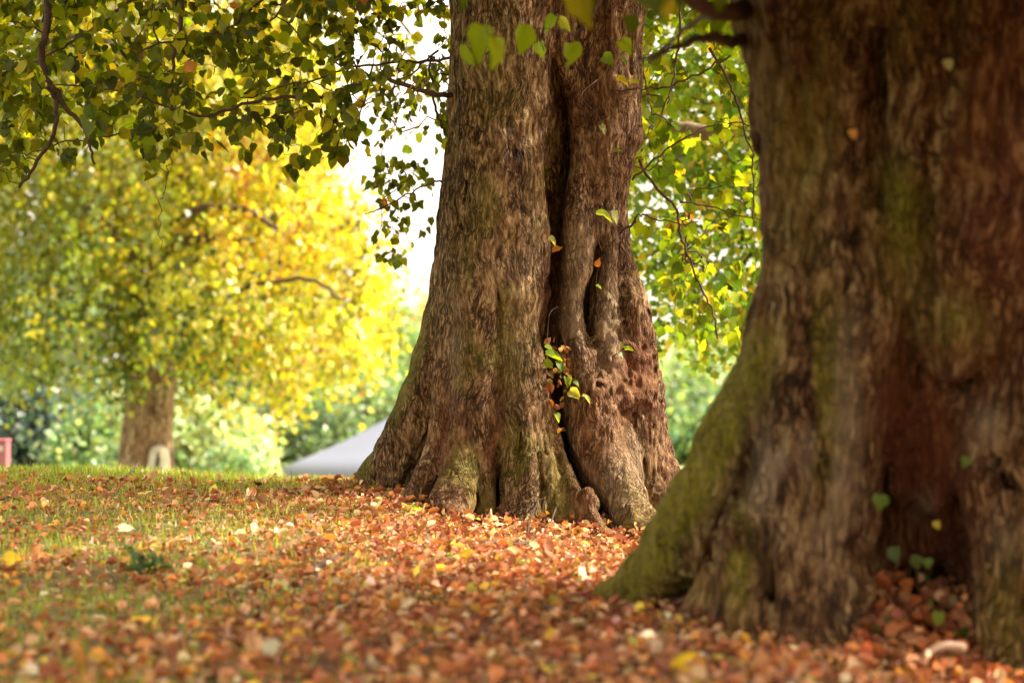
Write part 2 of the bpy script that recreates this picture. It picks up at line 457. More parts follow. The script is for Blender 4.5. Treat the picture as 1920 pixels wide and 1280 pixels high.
# second left root, knobbly and red
LB([(860,600,.02,40),(848,700,.0,32),(838,760,-.02,26),(832,800,-.03,26),(824,850,-.05,28),(805,895,-.1,30),(780,935,-.16,26),(760,965,-.24,24),(745,990,-.36,18)], B, .03)
for _ in range(26):
    LB([(r2.uniform(825, 850), r2.uniform(720, 860), -.06 + r2.uniform(-.02, .02), r2.uniform(5, 11))], B, .015)
# left buttress
LB([(870,300,.15,30),(862,420,.15,34),(850,520,.15,36),(838,600,.15,40),(820,680,.15,44),(795,750,.16,44),(768,810,.18,42),(738,855,.22,38),(705,893,.28,30),(672,922,.36,18),(650,938,.42,10)], B, .05)
LB([(805,780,.24,46),(772,850,.24,42),(738,900,.24,34),(712,935,.26,26)], B, .04)
LB([(850,790,.42,60),(830,900,.5,70),(810,980,.5,60)], B, .04)
LB([(1035,800,-.08,7),(1062,880,-.2,9),(1090,935,-.3,10),(1118,975,-.42,9),(1142,1010,-.52,8)], B, .012)
LB([(1102,925,-.3,14),(1106,945,-.33,16)], B, .015)
LB([(790,760,.08,10),(775,830,.1,12),(745,890,.12,12)], B, .02)
# hollows cut in
CUT = lambda n, k=.02: LB(n, B, k, sub=True)
CUT([(1060,150,.03,5),(1048,200,.02,13),(1036,265,.02,22),(1031,340,.03,26),(1028,400,.05,23),(1036,450,.08,12)], .015)
CUT([(1042,230,.15,14),(1033,300,.16,24),(1030,400,.18,22)], .02)
CUT([(1100,180,.02,5),(1103,300,.0,6),(1104,410,.03,6)], .012)
CUT([(1022,455,.12,5),(1034,475,.08,10),(1035,540,.06,18),(1032,620,.05,19),(1036,690,.03,17),(1046,760,.0,14),(1056,820,-.03,12),(1070,880,-.08,13),(1094,935,-.16,13),(1128,985,-.3,9)], .012)
CUT([(1035,500,.2,18),(1032,620,.2,22),(1040,720,.18,20),(1055,820,.12,16),(1075,890,.06,18),(1105,950,.0,16)], .02)
CUT([(1074,-320,.04,10),(1076,0,.04,11),(1088,120,.06,10),(1102,200,.06,6)], .015)
CUT([(1140,-320,.06,9),(1138,0,.06,10),(1134,160,.08,10),(1134,300,.1,9),(1132,400,.12,6)], .015)
CUT([(1182,40,.14,6),(1178,160,.15,7)], .015)
CUT([(1113,445,.06,6),(1108,500,.02,10),(1107,580,.0,11),(1112,640,.02,8)], .01); CUT([(1110,480,.16,10),(1108,620,.16,12)], .01)
CUT([(1160,400,.1,5),(1163,480,.12,7),(1168,560,.12,6),(1172,610,.1,5)], .012)
CUT([(934,835,-.16,3),(932,880,-.2,10),(929,930,-.28,14),(926,990,-.36,18)], .01); CUT([(932,870,-.04,12),(929,990,-.16,20)], .012)
CUT([(1010,850,-.24,3),(1014,910,-.28,8),(1017,970,-.38,11),(1020,1020,-.5,13)], .01); CUT([(1014,920,-.14,8),(1018,1010,-.3,12)], .01)
CUT([(890,850,-.16,3),(886,910,-.2,9),(886,970,-.34,16),(884,1020,-.5,18)], .012)
CUT([(818,780,.08,6),(790,850,.04,16),(762,905,.0,20),(742,955,-.06,20)], .02)
CUT([(870,730,-.1,3),(866,800,-.07,11),(850,855,-.09,14),(832,900,-.16,15),(815,950,-.3,14)], .015)
CUT([(1152,830,-.04,5),(1172,890,-.08,11),(1196,950,-.14,14),(1225,1010,-.3,14)], .015); CUT([(1202,850,.1,7),(1212,910,.04,12),(1226,980,-.06,15)], .015)
CUT([(975,700,-.12,3),(976,780,-.17,6),(978,860,-.24,6)], .02); CUT([(935,540,-.2,3),(936,640,-.2,5),(940,760,-.16,5)], .02)
CUT([(1105,740,-.1,5),(1118,720,-.08,8),(1122,690,-.04,6)], .015)
CUT([(880,300,-.1,3),(868,450,-.1,6),(866,580,-.1,5)], .02)
CUT([(848,560,-.02,4),(852,640,-.06,6),(858,720,-.08,5)], .012)
CUT([(1150,800,.0,8),(1140,770,.02,10)], .01); CUT([(1195,820,.02,6),(1190,780,.05,6)], .01)
# flutes and fissured bark cut into the surface itself
xs, ys, zs = S.ax
n = gnoise(xs, ys, zs, (.085, .085, .6), 5); S.F += (n - .5) * 0.030
n = gnoise(xs, ys, zs, (.024, .024, .16), 6); S.F -= np.minimum(np.abs(n - .5), .10) * 0.085 - 0.005
n = gnoise(xs, ys, zs, (.05, .05, .12), 7); S.F -= (n - .5) * .010
lump = gnoise(xs, ys, zs, (.03, .03, .04), 8)
# stronger crumbling in the burry zone on the right
wx = sstep(0.38, 0.55, xs)[:, None, None] * np.ones((1, len(ys), 1), dtype=np.float32)
wz = (sstep(0.35, 0.6, zs) * (1 - sstep(1.25, 1.5, zs)))[None, None, :]
S.F += (lump - .5) * 0.028 * wx * wz + (lump - .5) * .006
del n, lump
W, Q = S.mesh(); del S
px, py = px_of(W)
gz = ground_z(W[:, 0], W[:, 1])
nz = pnoise(W, (.15, .15, .3), 21); nz2 = pnoise(W, (.05, .05, .12), 22)
moss = 1.3 * sstep(0, 40, (860 - (py - 560).clip(0) * .42 - px)) * sstep(520, 700, py) * sstep(.2, .6, nz) \
     + .8 * blob(px, py, 915, 620, 55, 230) * sstep(.35, .6, nz) + .7 * blob(px, py, 850, 860, 60, 110) * sstep(.35, .65, nz) \
     + .8 * blob(px, py, 990, 860, 35, 130) * sstep(.3, .6, nz) + .75 * blob(px, py, 1045, 930, 30, 90) + .5 * blob(px, py, 1190, 960, 50, 70) * sstep(.3, .6, nz2) \
     + .7 * blob(px, py, 1030, 330, 28, 110) * sstep(.4, .6, nz2) + .45 * blob(px, py, 940, 250, 50, 300) * sstep(.4, .7, nz) + .6 * sstep(.25, 0, W[:, 2] - gz) * sstep(.4, .7, nz)
red = 1.0 * blob(px, py, 835, 830, 28, 130) + 1.1 * blob(px, py, 1180, 700, 75, 120) + .8 * blob(px, py, 1110, 830, 50, 90) + .7 * blob(px, py, 925, 830, 22, 90) \
     + .5 * blob(px, py, 790, 920, 35, 40) + .6 * blob(px, py, 1250, 900, 40, 90) + .5 * blob(px, py, 1150, 100, 80, 250) + .9 * blob(px, py, 1100, 945, 25, 40) + .7 * blob(px, py, 1040, 600, 20, 200)
pale = .9 * blob(px, py, 1075, 570, 26, 75) + .9 * blob(px, py, 1143, 600, 22, 100) + .6 * blob(px, py, 852, 660, 16, 90) + .6 * blob(px, py, 1195, 850, 16, 60) \
     + .5 * blob(px, py, 1155, 900, 30, 70) + .35 * blob(px, py, 960, 640, 30, 120) + .4 * blob(px, py, 1000, 470, 25, 50) + .45 * blob(px, py, 1085, 460, 30, 50)
front = (W[:, 1] < 14.9)
tint = np.stack([np.clip(moss, 0, 1), np.clip(red * (.5 + nz2 * .8), 0, 1), np.clip(pale * front, 0, 1)], axis=1)
me = mesh_np('trunk', W, Q, np.full(len(Q), 4), tint)
link('trunk', me, M_BARK, main)

# ---- upper limbs of the main tree (above the frame)
def limb_part(name, pts, r0, r1, parent, mat=None, sides=10, wob=.0, n=6):
    pp = smooth_path(pts, n, wob); t = Tubes(sides)
    t.add(pp, np.linspace(r0, r1, len(pp)) ); return t.build(name, mat or M_LIMB, parent), pp

cm = (0.1, 14.75)
hidden_main = []
for (a, L, up, r0) in ((-2.9, 3.4, 2.6, .22), (-2.1, 3.2, 2.4, .2), (-.3, 3.2, 2.6, .22), (.8, 3.3, 3.0, .2), (1.9, 3.2, 3.2, .2), (2.7, 3.0, 3.4, .2)):
    dx, dy = math.cos(a), math.sin(a)
    s0 = np.array([cm[0] + dx * .2, cm[1] + dy * .1, 3.55])
    pts = [s0 - (0, 0, .3), s0, s0 + (dx * L * .35, dy * L * .35, up * .55), s0 + (dx * L * .7, dy * L * .7, up * .85), s0 + (dx * L, dy * L, up)]
    o, pp = limb_part('limb', pts, r0, .05, main); hidden_main += list(pp[8:])

# ---- visible branches of the main tree, left side
twig_roots = []; OWN = {}
def br(pxs, r0, r1, parent=main, name='branch', wob=.006, mat=M_TWIG, sides=7, collect=None):
    pts = [P(*q) for q in pxs]
    o, pp = limb_part(name, pts, r0, r1, parent, mat, sides, wob, 5)
    (twig_roots if collect is None else collect).extend(list(pp))
    for q in pp: OWN[tuple(np.round(q, 5))] = o
    return pp
br([(862,182,14.35),(835,178,14.3),(800,172,14.2),(745,155,14.1),(705,148,14.0),(665,162,13.9),(610,181,13.8),(560,183,13.8),(480,190,13.7),(420,208,13.7),(372,218,13.6),(310,200,13.6),(250,176,13.5),(180,165,13.5),(95,160,13.4)], .017, .004)
br([(860,108,14.5),(810,114,14.6),(740,118,14.6),(655,126,14.6),(600,145,14.5),(520,165,14.5),(430,190,14.4)], .010, .004)
bough = br([(140,-420,14.6),(95,-200,14.2),(90,-60,14.0),(87,50,13.9),(77,110,13.9),(95,165,13.9),(104,195,13.9),(100,250,13.8),(62,315,13.8),(36,352,13.8)], .03, .008)
br([(95,160,13.9),(125,200,13.9),(160,245,13.9),(170,275,13.8),(178,308,13.8)], .018, .006)
br([(-60,122,14.6),(0,120,14.4),(55,119,14.2),(100,98,14.0),(150,72,14.0),(200,40,14.1),(255,-10,14.1),(330,-80,14.2)], .006, .011)
br([(400,-110,14.8),(345,-20,14.6),(338,45,14.5),(328,100,14.5),(322,160,14.5),(316,230,14.4)], .02, .007)
br([(600,-60,15.0),(520,-20,15),(440,45,14.9),(380,70,14.8),(300,85,14.8),(230,110,14.8)], .011, .005)
br([(450,25,14.3),(430,75,14.3),(415,110,14.2),(400,140,14.2)], .005, .003)
br([(560,-40,14.2),(520,30,14.2),(470,70,14.1),(410,120,14.1)], .008, .003)
br([(815,108,14.8),(806,115,14.7),(808,165,14.6),(820,215,14.5),(832,245,14.5),(846,268,14.45)], .006, .010)
br([(850,344,14.6),(820,343,14.8),(790,350,15),(745,375,15.2),(700,398,15.3),(684,402,15.3)], .007, .003)
br([(335,205,14.2),(322,250,14.2),(322,300,14.2),(310,355,14.1),(300,400,14.1),(301,470,14.1)], .004, .002, wob=.01)
br([(50,292,14.3),(110,268,14.3),(190,256,14.2),(250,243,14.2),(310,215,14.2),(350,190,14.2)], .004, .006)
br([(822,95,15.4),(790,120,15.4),(745,165,15.3),(700,190,15.3),(640,215,15.2)], .008, .003)
br([(700,120,14.9),(680,200,15),(655,260,15),(620,300,15)], .006, .003)
br([(640,125,14.6),(560,60,14.8),(500,20,14.9)], .006, .004)

def bound_left(px):   # lower edge of the near leaf curtain
    return np.interp(px, [-150, 0, 60, 150, 220, 320, 400, 500, 575, 640, 690, 730, 780, 860],
                     [400, 360, 330, 285, 290, 300, 330, 300, 330, 320, 260, 240, 250, 240])
tips = []
while len(tips) < 540:
    x = random.uniform(-140, 850); y = random.uniform(-120, 400)
    if y > bound_left(x) - 15: continue
    if x > 690 and y > 170 and random.random() < .4: continue
    d = random.uniform(13.0, 15.6)
    if abs(x - 900) < 80: d = max(d, 15.4)
    tips.append(P(x, y, d))
# sparse farther sprays against the sky, by the trunk
for _ in range(48):
    x = random.uniform(690, 845); y = random.uniform(150, 490)
    if x < 700 + (y - 250) * .1 and y > 280 and random.random() < .7: continue
    tips.append(P(x, y, random.uniform(15.6, 17.4)))
paths = grow(twig_roots, tips, .05, 5, .02, .0016, .36)
twigs(paths, twig_roots)

def leaves_on(paths, per, lo=.35, jit=.05, hang=.8, r=rng):
    pos = []; tip = []
    for p, rad in paths:
        n = r.poisson(per)
        for _ in range(n):
            u = r.uniform(lo, 1) * (len(p) - 1); i = min(int(u), len(p) - 2); f = u - i
            q = p[i] * (1 - f) + p[i + 1] * f
            t = unit(p[i + 1] - p[i])
            s = r.normal(size=3); s -= (s @ t) * t; s = unit(s)
            q2 = q + s * r.uniform(.3, 1) * jit + np.array([0, 0, -1]) * r.uniform(0, 1) * jit
            pos.append(q2); tip.append(s * .6 + t * .4 + np.array([0, 0, -hang]) + r.normal(size=3) * .25)
    return np.array(pos), unit(np.array(tip))

def facing_normals(n, amt=.55, r=rng):
    """leaf blades hang roughly upright, many showing their face to the open side"""
    v = r.normal(size=(n, 3)) * amt; v[:, 1] += np.where(r.random(n) < .55, .95, 0.1); v[:, 2] += .45
    return unit(v)

GREENS = [(.06, .085, .004), (.12, .155, .006), (.22, .26, .010), (.36, .37, .02), (.50, .44, .03), (.32, .14, .03)]
pos, tip = leaves_on(paths, 4.6)
qx, qy = px_of(pos)
n = len(pos)
c = palette(n, GREENS, [6, 5, 3, .8, .2, .1])
sz = rng.uniform(.048, .10, n) * np.where(qx > 700, .78, 1)
leaves('foliage', pos, tip, facing_normals(n), sz, c, T_HEART, M_LEAF, main, curl=rng.uniform(-.5, 2.6, n), width=rng.uniform(.7, 1.05, n))
print('near curtain leaves', n)

# ---- right side of the main tree: branches and leaves between the trunks
rr = []
br([(1185,338,14.6),(1225,300,14.6),(1290,255,14.6),(1345,232,14.7),(1400,236,14.7),(1440,245,14.7)], .007, .004, collect=rr)
br([(1165,436,14.5),(1190,418,14.4),(1200,402,14.4),(1230,412,14.4),(1270,417,14.4),(1310,415,14.4)], .008, .003, collect=rr)
br([(1145,170,14.4),(1185,168,14.3),(1240,166,14.3),(1290,148,14.3),(1330,128,14.3),(1370,105,14.3)], .005, .007, collect=rr)
br([(1277,-80,14.5),(1276,0,14.5),(1275,60,14.5),(1268,110,14.5),(1262,150,14.5),(1250,196,14.5)], .009, .004, collect=rr)
br([(1200,300,14.9),(1225,345,14.9),(1265,390,14.9),(1272,430,14.9),(1290,480,14.9),(1310,530,14.8),(1335,580,14.8),(1345,635,14.8)], .010, .005, collect=rr)
br([(1170,300,14.7),(1215,320,14.8),(1250,290,14.8),(1180,420,14.6)][:3], .006, .003, collect=rr)
br([(1330,90,15),(1365,150,15),(1385,200,15),(1400,250,15),(1412,300,15),(1410,410,15)], .009, .004, collect=rr)
br([(1275,380,15.2),(1330,385,15.2),(1390,405,15.2),(1450,420,15.2)], .006, .003, collect=rr)
br([(1190,60,15.2),(1210,150,15.2),(1222,215,15.2)], .006, .003, collect=rr)
tips = []
for _ in range(190):
    x = random.uniform(1150, 1470); y = random.uniform(-120, 450)
    if y > 330 and random.random() < .65: continue
    tips.append(P(x, y, random.uniform(15.0, 17.5)))
for _ in range(40): tips.append(P(random.uniform(1240, 1400), random.uniform(400, 640), random.uniform(15.5, 18)))
paths = grow(rr, tips, .05, 5, .02, .0015, .36)
twigs(paths, rr)
pos, tip = leaves_on(paths, 5.0); n = len(pos)
c = palette(n, [(.09, .16, .015), (.15, .24, .02), (.25, .34, .03), (.5, .5, .04), (.6, .42, .03), (.5, .16, .03)], [4, 5, 4, 1.0, .25, .06])
leaves('foliage', pos, tip, facing_normals(n), rng.uniform(.06, .1, n), c, T_HEART, M_LEAF, main, curl=rng.uniform(.3, 1.6, n))

# ---- small leafy shoots sprouting from the hollow
def shoot(stem, leafs, parent, r=.003, mat=M_TWIG):
    pts = smooth_path([P(*q) for q in stem], 4); t = Tubes(5); t.add(pts, np.linspace(r, r * .5, len(pts)))
    o = t.build('shoot', mat, parent)
    pos = np.array([P(a, b, d) for a, b, d, *_ in leafs])
    tp = np.array([[tx, -.15, -ty] for *_, tx, ty, s, cc in leafs]); s = np.array([q[5] for q in leafs])
    cs = np.array([q[6] for q in leafs])
    nr = np.array([[.5 * math.sin(k * 2.1), -.5 - .3 * math.sin(k * 3.3), .9 + .3 * math.cos(k * 1.7)] for k in range(len(leafs))])
    lo = leaves('leaves', pos, tp, nr, s * .9, cs * .85, T_HEART, M_LEAF, None, curl=rng.uniform(.5, 3.0, len(s)), width=rng.uniform(.65, .95, len(s)))
    lo.parent = o
    return o
G1 = (.28, .42, .04); G2 = (.16, .28, .03); G3 = (.5, .55, .12); O1 = (.30, .11, .03); O2 = (.22, .12, .04)
shoot([(1030,800,14.2),(1024,700,14.15),(1026,640,14.1),(1030,590,14.1),(1045,575,14.15)],
      [(1022,647,14.03,1,.5,.06,G1),(1024,664,14.0,1,.12,.11,G1),(1020,678,14.0,.9,.5,.07,G1),(1045,676,14.0,.5,.9,.075,G2),(1060,690,14.05,-.8,.4,.06,G2),
       (1028,698,14.03,.9,.7,.05,O2),(1030,720,14.03,.2,.9,.06,O1)], main)
shoot([(1050,700,14.1),(1058,710,14.02),(1078,735,14.0),(1100,750,13.98)],
      [(1062,705,14.0,.25,1,.07,G1),(1075,716,14.0,1,.5,.05,G2),(1068,731,13.97,1,.75,.085,G3),(1092,741,13.97,1,.65,.07,G3),(1040,776,14.0,.7,.8,.06,G1),(1030,750,14.05,.6,1,.05,O1)], main)
shoot([(1150,668,14.2),(1160,660,14.1),(1175,652,14.05)],
      [(1158,660,14.08,.9,.8,.055,G2),(1172,655,14.05,.9,-.1,.06,(.42,.6,.05)),(1165,652,14.05,1,-.5,.035,G1)], main)
shoot([(1128,470,14.3),(1118,432,14.25),(1130,400,14.15),(1140,380,14.15)],
      [(1120,402,14.05,.9,.2,.105,(.4,.55,.04)),(1150,395,14.1,.35,1,.09,(.45,.5,.15))], main)
shoot([(1045,470,14.25),(1030,455,14.15),(1020,430,14.15)],
      [(1018,436,14.08,.5,.3,.055,O1),(1028,448,14.06,.8,.3,.065,(.6,.62,.22)),(1036,470,14.1,.9,-.4,.07,(.45,.2,.05))], main)
shoot([(1120,560,14.25),(1118,520,14.2),(1124,500,14.15)],
      [(1120,500,14.1,.2,-.9,.06,O1),(1118,535,14.1,.7,.3,.04,G1)], main)
shoot([(1120,150,14.1),(1090,180,14.05),(1120,215,14.0),(1135,250,14.0)],
      [(1125,235,13.95,.4,.5,.065,(.3,.36,.12)),(1148,285,14.0,.9,-.2,.07,(.16,.18,.02)),(1130,105,13.9,.8,.6,.09,G2),(1165,105,13.9,.6,.9,.07,G2),(1155,150,13.8,1,.2,.085,(.5,.5,.03)),(1180,150,13.9,.9,.3,.07,(.4,.45,.03))], main)
# small debris caught in the hollow
n = 70
pp = np.array([P(random.uniform(1020, 1066), random.uniform(640, 850), random.uniform(14.12, 14.25)) for _ in range(n)])
leaves('caught_leaves', pp, rdir(n), facing_normals(n), rng.uniform(.02, .05, n), palette(n, [(.3, .13, .04), (.16, .07, .03), (.5, .3, .08)], [2, 2, 1]), T_LITTER, M_LITTER, main)

# ---- hidden crown of the main tree
def clump_foliage(name, centers, per, spread, size, colfn, parent, mat, droop=0.0, tmpl=T_QUAD, zstretch=1.0, sky=.4, r=rng, above=None):
    centers = np.asarray(centers); nc = len(centers)
    k = np.repeat(np.arange(nc), per)
    off = r.normal(size=(len(k), 3)) * spread; off[:, 2] *= zstretch
    pos = centers[k] + off
    if above is not None:      # keep the overhead crown clear of the view under it
        m = (pos[:, 2] > EYE + pos[:, 1] * 640 / F + above) & (pos[:, 2] > 1.9); pos = pos[m]; k = k[m]
    tip = rdir(len(k), r) + np.array([0, 0, -droop]); nr = rdir(len(k), r) + np.array([0, 0, sky])
    c = colfn(centers, k, pos)
    sz = r.uniform(.7, 1.3, len(k)) * size
    return leaves(name, pos, tip, unit(nr), sz, c, tmpl, mat, parent, curl=1.0)

def ell(n, c, rad, p=.55, r=rng):
    return np.array(c) + rdir(n, r) * (r.random((n, 1)) ** p) * np.array(rad)

cc = ell(1000, (0.3, 15.0, 5.8), (5.0, 4.6, 2.4)); cc = cc[cc[:, 2] > 3.4]
cc = cc[cc[:, 2] > 1.15 + cc[:, 1] * 640 / F + .25]
lay = np.array([P(rng.uniform(-120, 800), rng.uniform(-140, 190) ** 1.0, rng.uniform(16.5, 20)) for _ in range(120)])
clump_foliage('crown', lay, 14, .2, .085, lambda C, k, q: palette(len(k), GREENS, [3, 4, 4, 2, .8, .2]), main, M_LEAF, tmpl=T_HEART, droop=.7)
cc = np.vstack([lay, cc])
paths = grow(hidden_main, cc[::3], .03, 4, .02, .008, .4); tw = Tubes(5)
for p, r in paths: tw.add(p, r)
tw.build('branchwork', M_LIMB, main)
clump_foliage('crown', cc, 28, .26, .17, lambda C, k, q: palette(len(k), GREENS, [3, 4, 4, 2, .6, .1]), main, M_LEAF, above=.2)

# ================================================================== NEAR TREE
B2 = 8.3
near = empty('lime_tree', (1.45, 8.45, ground_z(1.45, 8.4)),
             'massive near lime tree at the right edge with a dark cleft and leafy hollow', 'tree')
S = Solid((0.2, 7.35, -0.5), (2.75, 9.6, 2.7), 0.0105)
NB = lambda nodes, k=.05: S.limb(nodes, B2, k)
# back body
NB([(1790,-500,.55,330),(1790,0,.55,320),(1790,400,.55,310),(1790,700,.6,300),(1780,950,.75,290),(1780,1250,.75,300)], .1)
NB([(1640,-500,.3,225),(1625,0,.3,222),(1650,200,.3,210),(1650,400,.3,205),(1640,560,.32,205)], .08)
# left lobe
NB([(1545,-500,.2,150),(1545,0,.2,148),(1565,200,.18,138),(1568,400,.16,128),(1560,560,.13,130),(1552,700,.1,118),(1550,820,.06,104),(1555,950,.03,88),(1558,1100,0,76),(1556,1220,-.05,76),(1552,1320,-.1,82)], .07)
NB([(1520,520,.15,82),(1490,640,.14,94),(1462,740,.14,96),(1425,820,.13,98),(1385,895,.14,96),(1335,975,.2,90),(1280,1045,.32,72),(1225,1092,.48,50),(1180,1112,.6,32),(1130,1112,.72,18)], .06)
NB([(1470,780,.05,60),(1440,880,.0,56),(1415,980,-.04,54),(1400,1070,-.08,54),(1390,1150,-.12,54),(1380,1230,-.16,54)], .05)
NB([(1500,820,.0,56),(1490,950,-.04,56),(1480,1060,-.08,56),(1474,1180,-.13,58),(1468,1270,-.18,60)], .05)
NB([(1345,1050,.05,40),(1318,1140,.04,34),(1310,1200,.04,30)], .04)
# right mass and burl
NB([(1810,-500,.1,210),(1810,0,.12,205),(1800,250,.14,190),(1800,420,.16,180),(1800,540,.2,160)], .08)
NB([(1735,-500,.1,70),(1730,0,.1,66),(1715,250,.08,60),(1700,450,.08,56),(1690,600,.12,44)], .05)
NB([(1790,560,.0,44),(1790,610,-.04,52),(1792,650,-.06,50)], .05); NB([(1825,640,-.05,36)], .04); NB([(1760,640,-.04,32)], .04); NB([(1790,680,-.08,26)], .03)
NB([(1850,375,-.06,42)], .06); NB([(1880,390,-.04,30)], .05)
r2 = random.Random(9)
for _ in range(34): NB([(1790 + r2.uniform(-52, 52), 630 + r2.uniform(-60, 55), -.1 + r2.uniform(0, .04), r2.uniform(10, 20))], .03)
NB([(1930,560,.1,110),(1935,700,.05,110),(1940,850,.02,115),(1950,960,.0,100),(1960,1100,-.03,95),(1965,1290,-.06,95)], .07)
NB([(1900,760,.0,48),(1855,830,.0,44),(1850,900,.0,50),(1885,970,-.02,58),(1895,1060,-.05,58),(1885,1160,-.08,56),(1890,1290,-.14,62),(1890,1380,-.2,70)], .05)
NB([(1855,800,.02,34),(1800,870,.06,30),(1765,920,.12,24),(1740,950,.2,18)], .04)
NB([(2080,500,.3,110),(2090,900,.2,120),(2110,1290,.1,120)], .08)
# inner reddish wood behind the cleft
NB([(1690,560,.12,34),(1698,650,.1,30),(1698,740,.1,28),(1692,830,.12,26),(1688,920,.16,24),(1690,1000,.24,22)], .025)
NB([(1745,600,.2,50),(1750,700,.24,52),(1748,800,.28,54),(1740,900,.3,54)], .04)
NB([(1722,720,.16,12),(1712,800,.18,12),(1708,880,.22,12)], .02)
NB([(1752,640,.16,44),(1762,740,.13,50),(1775,820,.12,52),(1770,890,.13,44),(1745,940,.17,34)], .03)
NB([(1718,620,.1,14),(1716,720,.12,14),(1724,820,.12,13),(1715,930,.16,14)], .02)
CUT = lambda n, k=.03: S.limb(n, B2, k, sub=True)
CUT([(1500,560,.0,4),(1462,700,-.06,9),(1428,820,-.06,13),(1382,930,-.04,15),(1340,1020,.02,15),(1315,1110,.1,16)], .03)
CUT([(1505,760,-.1,4),(1478,880,-.12,10),(1450,1000,-.14,12),(1437,1120,-.15,13),(1434,1190,-.15,12)], .025)
CUT([(1528,880,-.1,4),(1522,1000,-.13,9),(1515,1120,-.16,9),(1512,1220,-.18,9)], .02)
CUT([(1600,380,-.1,4),(1598,520,-.1,9),(1590,640,-.1,5)], .02); CUT([(1500,150,-.06,5),(1505,300,-.06,11),(1500,430,-.06,6)], .025)
CUT([(1645,-100,-.08,12),(1650,100,-.08,13),(1640,300,-.07,10),(1650,420,-.07,6)], .03); CUT([(1775,-100,-.22,20),(1770,150,-.22,22),(1745,350,-.16,18),(1740,520,-.1,16)], .04)
CUT([(1640,560,-.06,5),(1652,640,-.05,10),(1648,700,-.02,8)], .02)
CUT([(1850,870,-.1,8),(1920,830,-.12,10)], .03); CUT([(1935,1000,-.2,8),(1928,1150,-.24,12),(1930,1290,-.26,12)], .03)
CUT([(1885,850,-.1,8),(1900,900,-.12,10)], .03)
CUT([(1636,700,.02,4),(1650,760,.0,9),(1640,880,-.02,11),(1634,980,-.05,12),(1632,1100,-.1,14),(1632,1260,-.15,14)], .02)
for dd in (.0, .08, .16, .26, .36, .46): CUT([(1656,690,dd,4),(1660,760,dd,10),(1652,860,dd,14),(1644,960,dd,16),(1636,1100,dd,17),(1634,1290,dd,17)], .012)
CUT([(1735,1030,.42,50),(1740,1120,.42,74),(1740,1300,.4,84)], .05)
CUT([(1720,1000,.2,40),(1735,1080,.16,66),(1740,1180,.12,80),(1740,1300,.1,80)], .06)
CUT([(1720,1040,.0,40),(1735,1120,-.02,74),(1738,1280,-.05,84)], .06)
CUT([(1790,712,-.02,26),(1830,705,0,18),(1770,715,.02,20)], .03)
CUT([(1718,650,.02,6),(1722,720,.03,8),(1700,760,.06,6)], .02)
CUT([(1820,425,.0,16),(1880,430,.0,18)], .04)
CUT([(1455,20,.03,14),(1462,110,.02,10)], .03); CUT([(1430,40,.08,8)], .02)
xs, ys, zs = S.ax
n = gnoise(xs, ys, zs, (.11, .11, .6), 15); S.F += (n - .5) * 0.055
n = gnoise(xs, ys, zs, (.035, .035, .18), 16); S.F -= np.minimum(np.abs(n - .5), .16) * 0.07 - 0.006
n = gnoise(xs, ys, zs, (.05, .05, .14), 17); S.F += (n - .5) * 0.026
del n
W, Q = S.mesh(); del S
px, py = px_of(W)
nz = pnoise(W, (.12, .12, .35), 31); nz2 = pnoise(W, (.05, .05, .16), 32)
edge = np.interp(py, [0, 540, 650, 760, 850, 950, 1050, 1110], [1380, 1425, 1395, 1345, 1305, 1258, 1185, 1120])
moss = 1.3 * sstep(110, 25, px - edge) * sstep(560, 720, py) + 1.0 * blob(px, py, 1385, 1040, 26, 110) * sstep(.25, .5, nz2) + .9 * blob(px, py, 1530, 720, 45, 160) * sstep(.35, .6, nz) \
     + 1.1 * blob(px, py, 1700, 330, 50, 230) * sstep(.2, .6, nz) + .5 * blob(px, py, 1500, 250, 90, 250) * sstep(.4, .7, nz) + .7 * blob(px, py, 1800, 600, 60, 60) + .5 * blob(px, py, 1885, 1150, 40, 120) \
     + .7 * blob(px, py, 1240, 1090, 80, 40)
red = 1.1 * blob(px, py, 1690, 760, 48, 130) + .9 * blob(px, py, 1750, 830, 70, 130) + .8 * blob(px, py, 1740, 1000, 90, 100) + .6 * blob(px, py, 1470, 150, 100, 200) + .6 * blob(px, py, 1900, 560, 120, 200) + .5 * blob(px, py, 1900, 200, 150, 250)
pale = .9 * blob(px, py, 1460, 830, 45, 110) * sstep(.3, .6, nz2) + .8 * blob(px, py, 1560, 900, 50, 170) * sstep(.35, .6, nz2) + .6 * blob(px, py, 1590, 700, 30, 140) + .8 * blob(px, py, 1850, 800, 35, 50) + .7 * blob(px, py, 1410, 900, 50, 100) * sstep(.35, .6, nz2) \
     + .5 * blob(px, py, 1880, 1010, 30, 50) + .6 * blob(px, py, 1730, 950, 26, 30)
tint = np.stack([np.clip(moss, 0, 1), np.clip(red, 0, 1), np.clip(pale, 0, 1)], axis=1)
link('trunk', mesh_np('trunk', W, Q, np.full(len(Q), 4), tint), M_BARK2, near)

hid = []
for (a, L, up, r0) in ((-2.9, 2.6, 1.6, .2), (-2.2, 2.6, 1.3, .2), (-1.3, 2.8, 1.4, .2), (-.3, 3.0, 2.2, .22), (1.0, 3.0, 2.4, .22), (2.3, 2.4, 2.2, .2)):
    dx, dy = math.cos(a), math.sin(a); s0 = np.array([1.55 + dx * .25, 8.7 + dy * .2, 2.5])
    pts = [s0 - (0, 0, .3), s0, s0 + (dx * L * .35, dy * L * .35, up * .5), s0 + (dx * L * .7, dy * L * .7, up * .8), s0 + (dx * L, dy * L, up)]
    o, pp = limb_part('limb', pts, r0, .05, near); hid += list(pp[8:])
